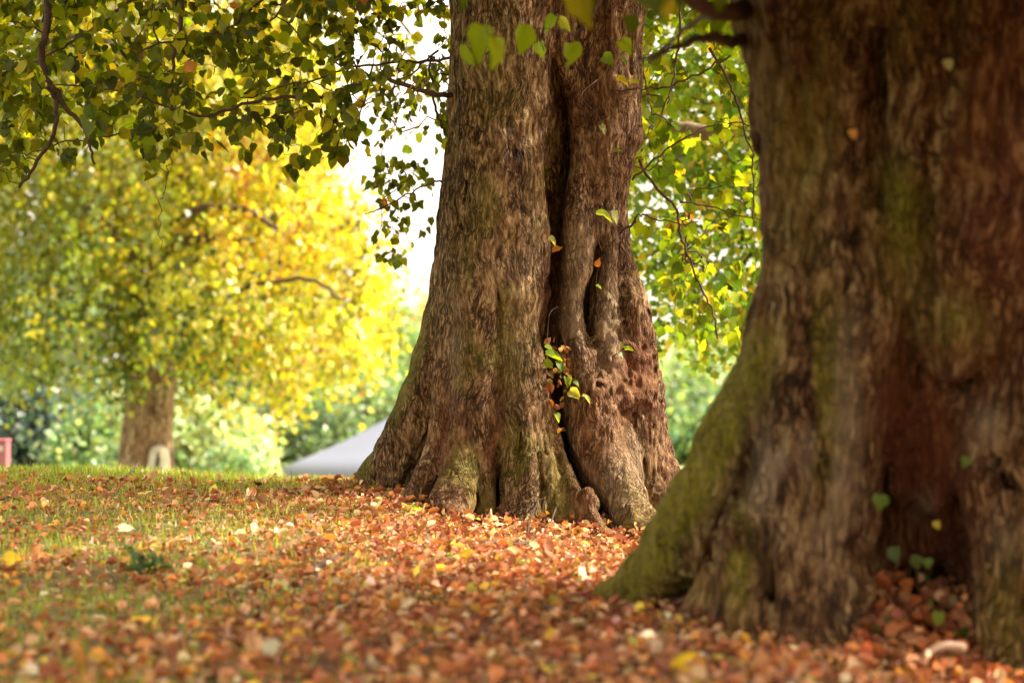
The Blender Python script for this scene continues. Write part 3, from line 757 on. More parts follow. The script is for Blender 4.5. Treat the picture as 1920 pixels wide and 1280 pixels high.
# dark boughs crossing the top of the view just left of the near trunk
nr_roots = []
br([(1440,-60,8.6),(1400,10,8.5),(1360,25,8.3),(1310,8,8.0),(1250,-30,7.8)], .045, .02, near, 'branch', .004, collect=nr_roots)
br([(1430,75,8.7),(1380,78,8.5),(1340,72,8.3),(1300,74,8.2),(1240,100,8.0),(1180,118,8.0)], .028, .004, near, 'branch', .004, collect=nr_roots)
br([(1350,20,8.3),(1300,45,8.6),(1255,80,9.0),(1210,125,9.4)], .012, .004, near, 'branch', .004, collect=nr_roots)
br([(1250,-30,7.8),(1150,-60,7.8),(1050,-50,8.0),(950,-30,8.3),(890,10,8.5)], .016, .004, near, 'branch', .004, collect=nr_roots)
br([(1150,-60,9.5),(1110,30,10),(1080,60,10.2),(1040,55,10.5)], .006, .002, near, 'branch', .004, collect=nr_roots)
# large blurred leaves near the lens side of the bough
NL = [(905,50,8.6,-.2,1,.125,(.2,.3,.02)),(925,70,8.5,.1,.9,.1,(.28,.38,.03)),(870,85,8.7,.4,.9,.09,(.2,.3,.02)),(985,48,9.6,-.1,1,.115,(.18,.28,.02)),(1040,30,11,-.4,.6,.085,G2),(1050,35,11,.7,.9,.075,(.3,.36,.12)),
      (1068,80,10,.05,1,.095,(.16,.24,.02)),(1012,80,11,.1,1,.07,G2),(1085,-20,7.4,.2,1,.12,(.3,.3,.02)),(860,-18,8.4,.3,1,.075,(.08,.14,.02)),
      (1225,-40,5.6,.1,1,.11,(.07,.12,.012)),(1245,-5,5.8,.3,1,.06,(.4,.36,.02)),(1345,-35,6.6,.2,1,.085,(.1,.14,.012)),(1290,-30,7.4,-.3,.6,.08,(.06,.1,.012)),
      (1340,30,8.6,.1,1,.08,(.12,.2,.015)),(1180,30,8.4,.3,1,.07,(.07,.11,.012)),(1355,18,9.5,.4,.9,.08,(.3,.38,.03)),(1165,75,9.4,.5,.8,.07,(.2,.3,.02))]
pos = np.array([P(a, b, d) for a, b, d, *_ in NL]); tp = np.array([[q[3], -.1, -q[4]] for q in NL])
nrm = np.array([[.7 * math.sin(k * 2.3), -1, .8 * math.cos(k * 1.3)] for k in range(len(NL))])
leaves('foliage', pos, tp, nrm, np.array([q[5] for q in NL]), np.array([q[6] for q in NL]), T_HEART, M_LEAF, near, curl=rng.uniform(.5, 4.5, len(NL)), width=rng.uniform(.6, 1.0, len(NL)))
twigs(grow(nr_roots, pos, .04, 4, .02, .0015, .3), nr_roots)
# two stray leaves on the trunk
for (a, b, d, s, cl) in ((1775, 112, 8.05, .04, (.75, .8, .4)), (1597, 243, 7.95, .035, (.75, .35, .08))):
    leaves('stuck_leaf', [P(a, b, d)], [[.3, 0, -1]], [[0, -1, .3]], [s], [cl], T_HEART, M_LEAFY, near)
# ivy leaves round the hollow
iv = [(1650,940,8.15,.06,G2),(1754,990,8.1,.03,(.7,.6,.05)),(1672,1040,8.2,.055,(.1,.17,.02)),(1738,1060,8.25,.04,G2),(1668,1175,8.2,.06,(.08,.16,.05)),(1815,870,7.98,.04,(.12,.2,.03)),(1760,1160,8.2,.05,G1),(1716,1055,8.3,.05,(.12,.17,.02))]
leaves('ivy_leaves', np.array([P(a, b - 14, d) for a, b, d, s, cl in iv]), np.array([[.4 * math.sin(k), -.1, -1] for k in range(len(iv))]), np.array([[.2, -1, .4]] * len(iv)),
       np.array([q[3] for q in iv]), np.array([q[4] for q in iv]), T_HEART, M_LEAF, near)

cc = ell(1300, (1.2, 7.6, 3.9), (4.2, 4.6, 2.2), .6); cc = cc[cc[:, 2] > 2.1]
cc = cc[(cc[:, 2] > EYE + cc[:, 1] * 640 / F + .5) & ((cc[:, 1] > 3.2) | (cc[:, 2] > 3.2)) & ((cc[:, 1] > 8.5) | (cc[:, 0] > -.9))]
shade_clumps = np.stack([rng.uniform(.1, 4.4, 1700), rng.uniform(4.2, 7.9, 1700), rng.uniform(.26, 1.3, 1700)], 1)  # unseen extra clumps above the view, added to shade the near trunk top
shade_clumps[:, 2] += EYE + shade_clumps[:, 1] * 640 / F; cc = np.vstack([cc, shade_clumps])
paths = grow(hid, cc[::3], .03, 4, .02, .008, .4); tw = Tubes(5)
for p, r in paths: tw.add(p, r)
tw.build('branchwork', M_LIMB, near)
clump_foliage('crown', cc, 30, .24, .16, lambda C, k, q: palette(len(k), GREENS, [3, 4, 4, 2, .6, .1]), near, M_LEAF, above=.17)  # the tree's own crown together with the added shading clumps

# ================================================================== RIGHT TREE BEHIND
def far_tree(name, label, cat, px, d, trunk_r, crown_c, crown_r, nc, per, spread, lsize, colfn, mat=M_LEAFY, tmpl=T_QUAD,
             group=None, droop=.6, zs=1.0, p=.5, keep=None, top=None, barkmat=None, extra=(), limbs=5, twig_r=.008):
    x = (px - 960) / F * d; g = float(ground_z(x, d))
    t = empty(name, (x, d, g), label, cat, group)
    C = ell(nc, crown_c, crown_r, p)
    if keep is not None: C = C[keep(C)]
    zt = top if top is not None else crown_c[2]
    pts = [np.array([x, d, g - .15]), np.array([x + .02, d, g + .3]), np.array([x - .03, d, (g + zt) / 2]), np.array([x + (crown_c[0] - x) * .3, d, zt])]
    pp = smooth_path(pts, 6); tb = Tubes(14)
    u = np.linspace(0, 1, len(pp)); rad = trunk_r * (1.0 + .5 * np.exp(-u * 9) - .45 * u)
    tb.add(pp, rad); tb.build('trunk', barkmat or M_BARK3, t)
    roots = list(pp[int(len(pp) * .7):])
    paths = grow(roots, C[::max(1, len(C) // 160)], .05, 5, .02, twig_r, .45)
    tw = Tubes(5)
    for q, r in paths: tw.add(q, r)
    tw.build('branchwork', M_TWIG, t)
    clump_foliage('crown', C, per, spread, lsize, colfn, t, mat, droop, tmpl, zs)
    return t

def mixpal(C, k, pos, f, pa, pb):
    """two autumn palettes blended by f per clump"""
    n = len(k); m = len(C)
    def one(pal):
        c = palette(m, *pal, .3)[k] * (1 + .18 * rng.normal(size=(n, 1))); q = palette(n, *pal)
        return np.clip(np.where((rng.random(n) < .35)[:, None], q, c), .005, .9)
    a = one(pa); b = one(pb)
    return np.where((rng.random(n) < f[k])[:, None], b, a)

YEL = ([(.54, .45, .03), (.47, .46, .03), (.52, .34, .02), (.62, .58, .26), (.40, .18, .03)], [5, 5, 2, 2.5, .6])
YGR = ([(.34, .37, .03), (.46, .46, .04), (.16, .20, .03), (.58, .50, .04), (.26, .30, .10)], [4, 4, 3, 2, 2])
DGR = ([(.06, .10, .02), (.12, .16, .02), (.22, .25, .05), (.36, .28, .04)], [3, 3, 2, 1])

def yc(C, k, pos):
    x, y = px_of(C)
    f = np.clip(.10 + (x - 120) / 520 + .5 * (pnoise(C, (.8, .8, .8), 3) - .5), 0, 1)
    lowc = np.exp(-((x - 290) / 190) ** 2 - ((y - 690) / 110) ** 2)
    c = mixpal(C, k, pos, f, YGR, YEL)
    g = palette(len(k), *DGR); m = rng.random(len(k)) < (.85 * lowc)[k]
    c[m] = g[m]
    m = rng.random(n_ := len(k)) < (.6 * np.exp(-((x - 60) / 150) ** 2 - ((y - 600) / 130) ** 2))[k]
    c[m] = palette(n_, [(.26, .34, .22), (.36, .42, .24)], [1, 1])[m]; return c
def ykeep(C):
    x, y = px_of(C)
    low = np.interp(x, [-400, 0, 250, 420, 560, 700, 760, 800], [680, 690, 722, 735, 722, 680, 600, 520])
    right = np.interp(y, [-700, 0, 200, 380, 480, 560, 640, 760], [480, 560, 615, 660, 700, 735, 730, 680])
    return (y < low) & (x < right)
yt = far_tree('lime_tree', 'spreading lime tree with sunlit yellow leaves and a thick pale trunk down the slope', 'tree',
         278, 38, .60, (-5.25, 38, 3.3), (4.4, 3.6, 4.6), 980, 84, .17, .12, yc, keep=ykeep, droop=1.2, zs=1.9, p=.45, top=.9)
# heavy limbs showing through the yellow leaves
for q, r0 in (([(278,600,37.6),(250,480,36.2),(205,430,35.6),(165,390,35.2)], .10), ([(285,600,37.6),(330,470,36),(400,445,35.6),(470,455,35.3)], .10),
              ([(285,560,37),(300,440,35.8),(345,400,35.4),(400,388,35.2),(470,398,35),(520,430,35)], .07), ([(285,600,37.4),(400,560,35.8),(560,520,35.2),(640,560,35)], .05)):
    limb_part('limb', [P(*a) for a in q], r0, r0 * .5, yt, M_TWIG, 8, .02)
# pale healed scar with a dark slit on its trunk
def scar():
    t = Tubes(14); t.add(smooth_path([P(300, 836, 37.56), P(299, 850, 37.52), P(297, 880, 37.50), P(296, 905, 37.50)], 4), np.interp(np.linspace(0, 1, 13), [0, .2, 1], [.06, .15, .19]))
    t.build('healed_wood', plain('healed_wood', (.40, .33, .30), (.62, .54, .50), .8, 5), yt)
    t = Tubes(8); t.add(np.array([P(297, 846, 37.37), P(296, 862, 37.34), P(293, 892, 37.31)]), [.015, .04, .03])
    t.build('bark_slit', plain('rotten_wood', (.04, .03, .025)), yt)
scar()

def rc(C, k, pos):
    f = np.clip(.25 + .9 * (pnoise(C, (.6, .6, .6), 8) - .5), 0, 1)
    c = mixpal(C, k, pos, f, ([(.10, .20, .02), (.18, .30, .03), (.28, .38, .04)], [2, 4, 3]), ([(.5, .52, .04), (.65, .55, .05), (.6, .36, .04)], [4, 3, 1]))
    return c
def rkeep(C):
    x, y = px_of(C)
    low = np.interp(x, [1000, 1180, 1225, 1300, 1360, 1400, 1500], [600, 640, 670, 672, 690, 650, 640])
    return (y < low) & (x > 1120)
rt = far_tree('lime_tree', 'green and yellow lime tree whose leaves fill the gap between the two big trunks', 'tree',
         1640, 22, .32, (3.2, 22.5, 3.0), (3.4, 2.6, 4.3), 1800, 26, .15, .09, rc, keep=rkeep, droop=.8, p=.55, top=2.2)
limb_part('limb', [P(*a) for a in ((1600,330,22),(1500,262,20),(1425,240,19.5),(1370,243,19.4),(1330,250,19.4),(1270,240,19.5),(1215,248,19.6),(1185,262,19.7))], .085, .05, rt, M_LIMB, 9, .004)

# ================================================================== BACKGROUND PLANTING
def colf(cols, w):
    return lambda C, k, pos: palette(len(k), cols, w) * (.75 + .5 * rng.random(len(C)))[k][:, None]
def bush(label, cat, name, px, py_top, py_bot, halfw, d, colfn, nc=160, per=26, size=.16, group=None, dep=1.5):
    zt = EYE + (640 - py_top) / F * d; zb = EYE + (640 - py_bot) / F * d
    x = (px - 960) / F * d; w = halfw / F * d; g = float(ground_z(x, d)); zb = min(zb, g + .3)
    return far_tree(name, label, cat, px, d, max(.06, w * .06), (x, d, (zt + zb) / 2), (w, dep, (zt - zb) / 2), nc, per, .22 * d / 50, size, colfn, M_FARLEAF,
             group=group, droop=.3, p=.45, top=(zt + zb) / 2)
BG = 'trees and shrubs at the foot of the slope'
BLU = colf([(.07, .12, .11), (.12, .19, .17), (.03, .055, .05), (.24, .31, .27)], [3, 3, 2, 1])
PAL = colf([(.20, .32, .15), (.32, .43, .20), (.13, .24, .15), (.46, .52, .28)], [3, 3, 2, 1])
BRI = colf([(.42, .50, .26), (.54, .60, .36), (.30, .42, .20), (.58, .56, .26)], [3, 3, 2, 1])
DRK = colf([(.07, .12, .06), (.13, .20, .10), (.22, .30, .14)], [3, 3, 2])
MID = colf([(.16, .26, .12), (.26, .38, .18), (.38, .46, .22)], [3, 3, 2])
ORA = colf([(.62, .38, .12), (.50, .40, .12), (.34, .40, .14)], [3, 2, 2])
bush('blue green conifer-like shrub behind the grass at the left edge', 'shrub', 'dark_shrub', 60, 700, 960, 150, 47, BLU, 260, group=BG)
bush('light green rounded shrub just left of the far tree trunk', 'shrub', 'light_shrub', 175, 760, 960, 75, 44, PAL, 170, group=BG)
bush('very pale weeping shrub just right of the far tree trunk', 'shrub', 'weeping_shrub', 405, 770, 960, 95, 45, BRI, 260, size=.2, group=BG)
bush('dark green thicket behind the grey roof', 'shrub', 'thicket', 560, 745, 920, 125, 58, DRK, 240, group=BG)
bush('mid green bushy shrub where the roof slope meets the big trunk', 'shrub', 'round_shrub', 690, 690, 900, 90, 62, MID, 200, group=BG)
bush('low pale shrub at the left foot of the grey roof', 'shrub', 'low_shrub', 440, 850, 940, 50, 42, PAL, 100, size=.12, group=BG, dep=.8)
bush('far green tree showing under the sky left of the big trunk', 'tree', 'distant_tree', 745, 570, 900, 75, 72, MID, 220, size=.22, group=BG)
bush('orange tinted far tree touching the left edge of the big trunk', 'tree', 'distant_tree', 812, 555, 900, 45, 80, ORA, 160, size=.24, group=BG)
bush('far green tree seen low through the yellow leaves, behind the thicket', 'tree', 'distant_tree', 520, 520, 900, 200, 85, PAL, 300, size=.28, group=BG, dep=3)
bush('far bluish tree at the left margin, tallest behind the conifer-like shrub', 'tree', 'distant_tree', 10, 420, 900, 240, 85, BLU, 340, size=.28, group=BG, dep=3)
bush('pale green far tree in the gap between the two big trunks', 'tree', 'distant_tree', 1290, 700, 900, 150, 75, PAL, 260, size=.26, group=BG, dep=3)
bush('taller pale far tree behind the gap between the two big trunks', 'tree', 'distant_tree', 1390, 600, 900, 230, 95, BRI, 320, size=.32, group=BG, dep=3)
bush('pale far tree hidden behind the roof ridge and the big trunk', 'tree', 'distant_tree', 1000, 640, 900, 170, 90, MID, 260, size=.3, group=BG, dep=3)

# ================================================================== PAVILION ROOF
def pavilion():
    d = 46.0; x0 = (505 - 960) / F * d; x1 = (1190 - 960) / F * d; z_e = EYE + (640 - 893) / F * d; cx = (x0 + x1) / 2; zr = EYE + (640 - 742) / F * d
    hy = 3.0; g = float(ground_z(cx, d + hy))
    t = empty('pavilion', (cx, d + hy, g), 'low building with a pale grey hipped roof beyond the crest left of the big trunk', 'building')
    rx = 0.5
    prof = []   # slightly concave hip: eave ring, mid ring, ridge
    def ring(e, z):
        return [(cx - (cx - x0) * e - rx * (1 - e), d + hy - hy * e, z), (cx + (x1 - cx) * e + rx * (1 - e), d + hy - hy * e, z), (cx + (x1 - cx) * e + rx * (1 - e), d + hy + hy * e, z), (cx - (cx - x0) * e - rx * (1 - e), d + hy + hy * e, z)]
    zs_ = [(1.0, z_e - .10), (1.0, z_e), (.75, z_e + (zr - z_e) * .20), (.5, z_e + (zr - z_e) * .44), (.25, z_e + (zr - z_e) * .71), (0.0, zr)]
    V = []; L = []; Nn = []
    for e, z in zs_: V += ring(e, z)
    for i in range(len(zs_) - 1):
        for j in range(4):
            k = (j + 1) % 4; L += [i * 4 + j, i * 4 + k, i * 4 + 4 + k, i * 4 + 4 + j]; Nn.append(4)
    L += [3, 2, 1, 0]; Nn.append(4)
    roof = link('roof', mesh_np('roof', V, L, Nn), plain('grey_roofing', (.14, .16, .22), (.18, .20, .27), .55, .8), t, smooth=False)
    # walls
    V = []; L = []; Nn = []
    w = [(x0 + .5, d + .5), (x1 - .5, d + .5), (x1 - .5, d + 2 * hy - .5), (x0 + .5, d + 2 * hy - .5)]
    for (a, b) in w: V += [(a, b, g - .3), (a, b, z_e - .08)]
    for j in range(4):
        k = (j + 1) % 4; L += [2 * j, 2 * k, 2 * k + 1, 2 * j + 1]; Nn.append(4)
    link('wall', mesh_np('wall', V, L, Nn), plain('render_wall', (.32, .28, .26), (.4, .36, .33), .9, 2), t, smooth=False)
    gt = Tubes(6)
    gt.add(np.array([(x0 - .03, d - .05, z_e - .06), (x1 + .03, d - .05, z_e - .06)]), .06)
    gt.build('eave_shadow_line', plain('eave_shadow_grey', (.12, .12, .13)), t)  # dark tube standing in for the shadow line under the front eave
pavilion()

# red-pink information post at the left edge
def red_post():
    d = 30.0; a = P(-34, 828, d); b = P(11, 828, d); g = float(ground_z(a[0], d))
    t = empty('notice_post', ((a[0] + b[0]) / 2, d, g), 'dull red box-like post with a white band at the left edge of the photo', 'post')
    import bmesh
    def box(name, x0, x1, y0, y1, z0, z1, mat, bev=.01):
        bm = bmesh.new(); bmesh.ops.create_cube(bm, size=1)
        for v in bm.verts: v.co = ((x0 + x1) / 2 + v.co.x * (x1 - x0), (y0 + y1) / 2 + v.co.y * (y1 - y0), (z0 + z1) / 2 + v.co.z * (z1 - z0))
        bmesh.ops.bevel(bm, geom=bm.edges[:], offset=bev, segments=2, affect='EDGES')
        me = bpy.data.meshes.new(name); bm.to_mesh(me); bm.free(); return link(name, me, mat, t, False)
    box('body', a[0], b[0], d, d + .3, g - .05, a[2], plain('dull_red_paint', (.22, .06, .08), (.28, .09, .11), .6, 3))
    box('cap', a[0] - .015, b[0] + .015, d - .015, d + .315, a[2], a[2] + .03, plain('cap_red', (.34, .1, .12)))
    z = EYE + (640 - 838) / F * d
    box('band', a[0] + .03, b[0] - .035, d - .006, d + .004, z - .05, z + .015, plain('faded_white', (.42, .36, .37)), .002)
red_post()

# ================================================================== GROUND
def ground():
    ys = np.concatenate([np.linspace(-60, 3, 22), np.linspace(3.2, 21, 180), np.linspace(21.5, 60, 60), np.linspace(63, 420, 30)])
    xs = np.concatenate([-np.geomspace(7, 300, 25)[::-1], np.linspace(-6.8, 6.8, 140), np.geomspace(7, 300, 25)])
    X, Y = np.meshgrid(xs, ys); Z = ground_z(X, Y)
    V = np.stack([X, Y, Z], -1).reshape(-1, 3); nx = len(xs)
    i, j = np.meshgrid(np.arange(len(ys) - 1), np.arange(nx - 1), indexing='ij'); a = (i * nx + j).ravel()
    Q = np.stack([a, a + 1, a + nx + 1, a + nx], 1)
    m, nt, out = new_mat('park_soil')
    tc = N(nt, 'ShaderNodeTexCoord'); n1 = N(nt, 'ShaderNodeTexNoise', i_Scale=9.0, i_Detail=8.0); n2 = N(nt, 'ShaderNodeTexNoise', i_Scale=.7, i_Detail=5.0)
    for q in (n1, n2): nt.links.new(tc.outputs['Object'], q.inputs['Vector'])
    soil = ramp(nt, n1.outputs['Fac'], [(.3, (.06, .03, .015)), (.55, (.17, .08, .035)), (.75, (.28, .15, .07))])
    grass = ramp(nt, n1.outputs['Fac'], [(.3, (.06, .09, .015)), (.7, (.22, .27, .05))])
    far = ramp(nt, n2.outputs['Fac'], [(.3, (.26, .36, .12)), (.7, (.48, .52, .26))])
    sp = N(nt, 'ShaderNodeSeparateXYZ'); nt.links.new(tc.outputs['Object'], sp.inputs[0])
    # grass takes over on the left near the crest and beyond it
    f = math_(nt, 'ADD', math_(nt, 'MULTIPLY', sp.outputs['X'], -.28), math_(nt, 'MULTIPLY', n2.outputs['Fac'], .9))
    f = math_(nt, 'ADD', f, -.55, True)
    f2 = math_(nt, 'MULTIPLY', math_(nt, 'ADD', sp.outputs['Y'], -17.0), .5, True)
    c = mixc(nt, math_(nt, 'MAXIMUM', f, f2), soil, grass)
    f3 = math_(nt, 'MULTIPLY', math_(nt, 'ADD', sp.outputs['Y'], -24.0), .1, True)
    c = mixc(nt, f3, c, far)
    b = N(nt, 'ShaderNodeBsdfPrincipled'); b.inputs['Roughness'].default_value = .95; nt.links.new(c, b.inputs['Base Color'])
    bp = N(nt, 'ShaderNodeBump', i_Strength=.7, i_Distance=.03); nt.links.new(n1.outputs['Fac'], bp.inputs['Height']); nt.links.new(bp.outputs[0], b.inputs['Normal'])
    nt.links.new(b.outputs[0], out.inputs[0])
    o = link('ground', mesh_np('ground', V, Q, np.full(len(Q), 4)), m); tag(o, kind='structure')
ground()

def grassiness(x, y):
    p = np.stack([x, y, np.zeros_like(x)], 1)
    n = pnoise(p, (.55, .55, 1), 41); n2 = pnoise(p, (.2, .2, 1), 42)
    g = .95 * sstep(13.8, 15.8, y) * sstep(-.7, -1.4, x) + .74 * sstep(.1, -1.6, x) + .14
    return np.clip(g * (.35 + .9 * n + .4 * (n2 - .5)), 0, 1)

# leaf litter
n = 125000
x = rng.uniform(-4.6, 4.6, n); y = 4.6 + 14.6 * rng.random(n) ** 1.05
gr = grassiness(x, y); keep = rng.random(n) > gr * .85; x, y = x[keep], y[keep]
n = len(x)
z = ground_z(x, y) + rng.uniform(.002, .03, n)
z += rng.uniform(0, .055, n) * np.exp(-(np.maximum(np.hypot(x - .1, (y - 14.4) * .9) - 1.0, 0) / .25) ** 2)   # drifts against the roots
# loose heap rising inside the hollow of the near tree
LC = [(0.522, 0.226, 0.095), (0.63, 0.36, 0.19), (0.305, 0.113, 0.057), (0.674, 0.473, 0.285), (0.718, 0.492, 0.076), (0.63, 0.297, 0.076), (0.413, 0.154, 0.085), (0.348, 0.37, 0.076), (0.783, 0.596, 0.418)]
lw = [5, 4, 4, 2, .7, 3, 3, .45, .5]
c = palette(n, LC, lw, .22)
tipd = unit(np.stack([rng.normal(size=n), rng.normal(size=n), rng.normal(size=n) * .35], 1))
nr = unit(np.stack([rng.normal(size=n) * .75, rng.normal(size=n) * .75, np.ones(n)], 1))
sz = rng.uniform(.018, .056, n) * np.where(rng.random(n) < .1, 1.5, 1)
o = leaves('leaf_litter', np.stack([x, y, z], 1), tipd, nr, sz, c, T_LITTER, M_LITTER, None, curl=rng.uniform(-.6, 2.0, n), width=rng.uniform(.5, 1.15, n))
tag(o, 'carpet of fallen orange and brown leaves covering the ground under the trees', 'leaf litter', kind='stuff')
# crumbs: bracts and bud scales thickest round the main trunk
n = 42000
x = rng.normal(0.1, 1.7, n); y = rng.normal(13.6, 2.1, n); k = (y > 8) & (y < 18); x, y = x[k], y[k]; n = len(x)
o = leaves('bract_litter', np.stack([x, y, ground_z(x, y) + rng.uniform(.004, .035, n)], 1), unit(np.stack([rng.normal(size=n), rng.normal(size=n), rng.normal(size=n) * .5], 1)),
           unit(rng.normal(size=(n, 3)) * .5 + np.array([0, 0, 1])), rng.uniform(.012, .032, n), palette(n, [(.42, .15, .07), (.28, .09, .05), (.6, .3, .16), (.66, .46, .3)], [4, 3, 3, 1]), T_QUAD, M_LITTER, None, width=.6)
tag(o, 'reddish crumbs of bracts and bud scales strewn round the big trunk', 'litter', kind='stuff')
# leaf stalks and twiglets
n = 5000
x = rng.uniform(-4.2, 4.2, n); y = rng.uniform(5, 17.5, n)
o = leaves('stalk_litter', np.stack([x, y, ground_z(x, y) + rng.uniform(.015, .04, n)], 1), unit(np.stack([rng.normal(size=n), rng.normal(size=n), rng.normal(size=n) * .3], 1)),
           np.tile([0, 0, 1.0], (n, 1)), rng.uniform(.05, .16, n), palette(n, [(.10, .045, .02), (.30, .16, .07), (.5, .34, .18)], [3, 3, 1]), T_BLADE, M_LITTER, None, width=.6, curl=rng.uniform(-1, 1.5, n))
tag(o, 'thin brown leaf stalks and twiglets scattered among the fallen leaves', 'litter', kind='stuff')
# heap in the hollow
n = 1500
hx = rng.uniform(1.15, 1.75, n); hy_ = rng.uniform(7.9, 8.75, n)
hz = ground_z(hx, hy_) + .03 + .22 * sstep(7.95, 8.6, hy_) * rng.uniform(.5, 1.1, n)
o = leaves('leaf_heap', np.stack([hx, hy_, hz], 1), rdir(n), unit(rdir(n) + np.array([0, -.6, .8])), rng.uniform(.03, .065, n), palette(n, LC[:3] + [(.5, .16, .05), (.16, .22, .04)], [3, 2, 5, 4, .6]), T_LITTER, M_LITTER, None, curl=rng.uniform(0, 2, n))
tag(o, 'heap of rust coloured leaves drifted into the hollow foot of the near tree', 'leaf heap', kind='stuff')

# grass
n = 150000
x = rng.uniform(-5.2, 3.5, n); y = rng.uniform(6, 19, n)
k = rng.random(n) < grassiness(x, y) ** 1.6; x, y = x[k], y[k]; n = len(x)
h = rng.uniform(.025, .075, n) * (1 + .5 * sstep(15, 17, y) * sstep(-1.2, -2.2, x))
o = leaves('grass', np.stack([x, y, ground_z(x, y) - .004], 1), unit(np.stack([rng.normal(size=n) * .35, rng.normal(size=n) * .35, np.ones(n)], 1)),
           unit(np.stack([rng.normal(size=n), rng.normal(size=n) * 1.0, np.zeros(n) + .1], 1)), h, palette(n, [(.24, .32, .03), (.36, .42, .04), (.14, .22, .02), (.5, .45, .12)], [4, 3, 2, 1]), T_BLADE, M_GRASS, None, curl=rng.uniform(-1, 2.5, n), width=rng.uniform(1, 1.8, n))
tag(o, 'short green grass along the crest and thinning into the leaves on the left', 'grass', kind='stuff')

# ================================================================== SINGLE THINGS ON THE GROUND
def gpt(px, py, lift=0.0):
    """ground point seen at a pixel"""
    lo, hi = 4.0, 17.5
    ds = np.linspace(lo, hi, 600); X = (px - 960) / F * ds; Z = EYE + (640 - py) / F * ds; G = ground_z(X, ds)
    i = int(np.argmax(Z < G)) if np.any(Z < G) else len(ds) - 1
    return np.array([X[i], ds[i], G[i] + lift])
SINGLES = [
    (780, 968, .14, (.42, .55, .05), 'bright green fallen leaf lying flat left of the middle root', 0),
    (803, 944, .10, (.50, .52, .14), 'pale green fallen leaf leaning against the middle root', 1.2),
    (820, 946, .09, (.34, .42, .14), 'grey green fallen leaf beside the pale one at the middle root', .4),
    (398, 928, .10, (.80, .68, .10), 'broad yellow fallen leaf on the grass below the far tree', .2),
    (402, 948, .09, (.66, .58, .22), 'small dull yellow fallen leaf just below the broad yellow one', -.3),
    (880, 1055, .07, (.85, .66, .04), 'small clear yellow fallen leaf in the middle of the litter', .9),
    (825, 1080, .10, (.85, .45, .03), 'orange yellow fallen leaf left of the small clear yellow one', .1),
    (525, 1118, .08, (.52, .56, .18), 'pale lime green fallen leaf, blurred, in the lower middle', .2),
    (548, 1172, .06, (.80, .62, .06), 'small golden fallen leaf below the pale lime green one', .5),
    (515, 1238, .06, (.56, .56, .38), 'whitish upright fallen leaf near the bottom edge', 1.5),
    (100, 995, .065, (.80, .62, .06), 'round golden fallen leaf on the left with grass round it', .3),
    (12, 1062, .075, (.85, .58, .03), 'orange fallen leaf cut by the left edge of the photo', .8),
    (272, 934, .08, (.62, .66, .12), 'yellow green fallen leaf on the grass below the short stick', .2),
    (1285, 1262, .09, (.88, .62, .03), 'bright yellow fallen leaf at the bottom edge left of the near tree', .4),
    (1195, 1160, .08, (.75, .62, .06), 'olive yellow fallen leaf in front of the moss covered root', .2),
    (240, 1003, .08, (.62, .56, .36), 'buff coloured fallen leaf among grass on the left', .1),
    (755, 1148, .08, (.66, .52, .34), 'tan fallen leaf in the lower middle, right of the pale lime green one', .3),
    (1215, 1208, .06, (.78, .66, .48), 'cream coloured fallen leaf lying before the near tree', .2)]
for k, (a, b, s, cl, lab, tilt) in enumerate(SINGLES):
    g = gpt(a, b, .03)
    rot = k * 1.7; tp = np.array([math.cos(rot), math.sin(rot) * .6, .15 + .6 * max(0, tilt - .8)]); nn = np.array([-.25, -.35 - tilt, 1.0])
    o = leaves('fallen_leaf', [g - unit(tp) * s * .5 * (1 if tilt < .8 else .2)], [tp], [nn], [s], [cl], T_HEART, M_LITTER, None, curl=1.4)
    tag(o, lab, 'fallen leaf', 'single bright leaves lying on the litter')

def stick(pts, r0, r1, label, side=None, mat=None):
    pp = smooth_path([gpt(a, b, l) for a, b, l in pts], 4, .003); t = Tubes(7); t.add(pp, np.linspace(r0, r1, len(pp)))
    if side: 
        for s in side:
            q = smooth_path([gpt(a, b, l) for a, b, l in s], 3, .002); t.add(q, np.linspace(r1 * .8, r1 * .5, len(q)))
    o = t.build('stick', mat or M_TWIG); tag(o, label, 'stick', 'dead sticks lying on the ground')
stick([(228,908,.03),(243,903,.05),(252,900,.08),(260,895,.12)], .012, .007, 'short dark stick poking up out of the grass below the far tree')
stick([(895,1028,.03),(940,1030,.035),(985,1030,.03),(1000,1022,.04)], .012, .005, 'dark dead stick lying in front of the roots of the big trunk', side=[[(985,1030,.03),(995,1010,.10),(1010,985,.16)], [(985,1030,.03),(990,1005,.08),(1003,990,.13)]])
stick([(1030,1012,.03),(1040,990,.10),(1052,965,.15),(1062,945,.22)], .006, .004, 'thin forked twig leaning up against the right hand root', side=[[(1052,965,.15),(1046,940,.2)]])
stick([(578,1080,.02),(605,1070,.03),(635,1060,.045)], .016, .009, 'dark blurred stick in the litter left of the middle')
stick([(470,945,.02),(520,938,.03),(580,930,.03),(640,925,.03)], .007, .005, 'long thin twig beside the left toe of the big trunk')
stick([(1170,1120,.02),(1260,1140,.03),(1340,1150,.03),(1440,1162,.03)], .012, .007, 'long dark twig lying along the foot of the near tree')
stick([(0,948,.03),(20,945,.04),(40,950,.03)], .006, .004, 'thin curved twig on the grass at the left edge')

pale_wood = plain('peeled_wood', (.26, .15, .09), (.40, .26, .17), .7, 12)
p0 = gpt(1700, 1265, .0)
arc = [p0, p0 + (.05, .03, .05), p0 + (.13, .06, .085), p0 + (.2, .08, .075)]
t = Tubes(8); pp = smooth_path(arc, 5); t.add(pp, np.linspace(.006, .02, len(pp)))
o = t.build('surface_root', pale_wood); tag(o, 'pale arched piece of root in front of the hollow in the near tree', 'root')

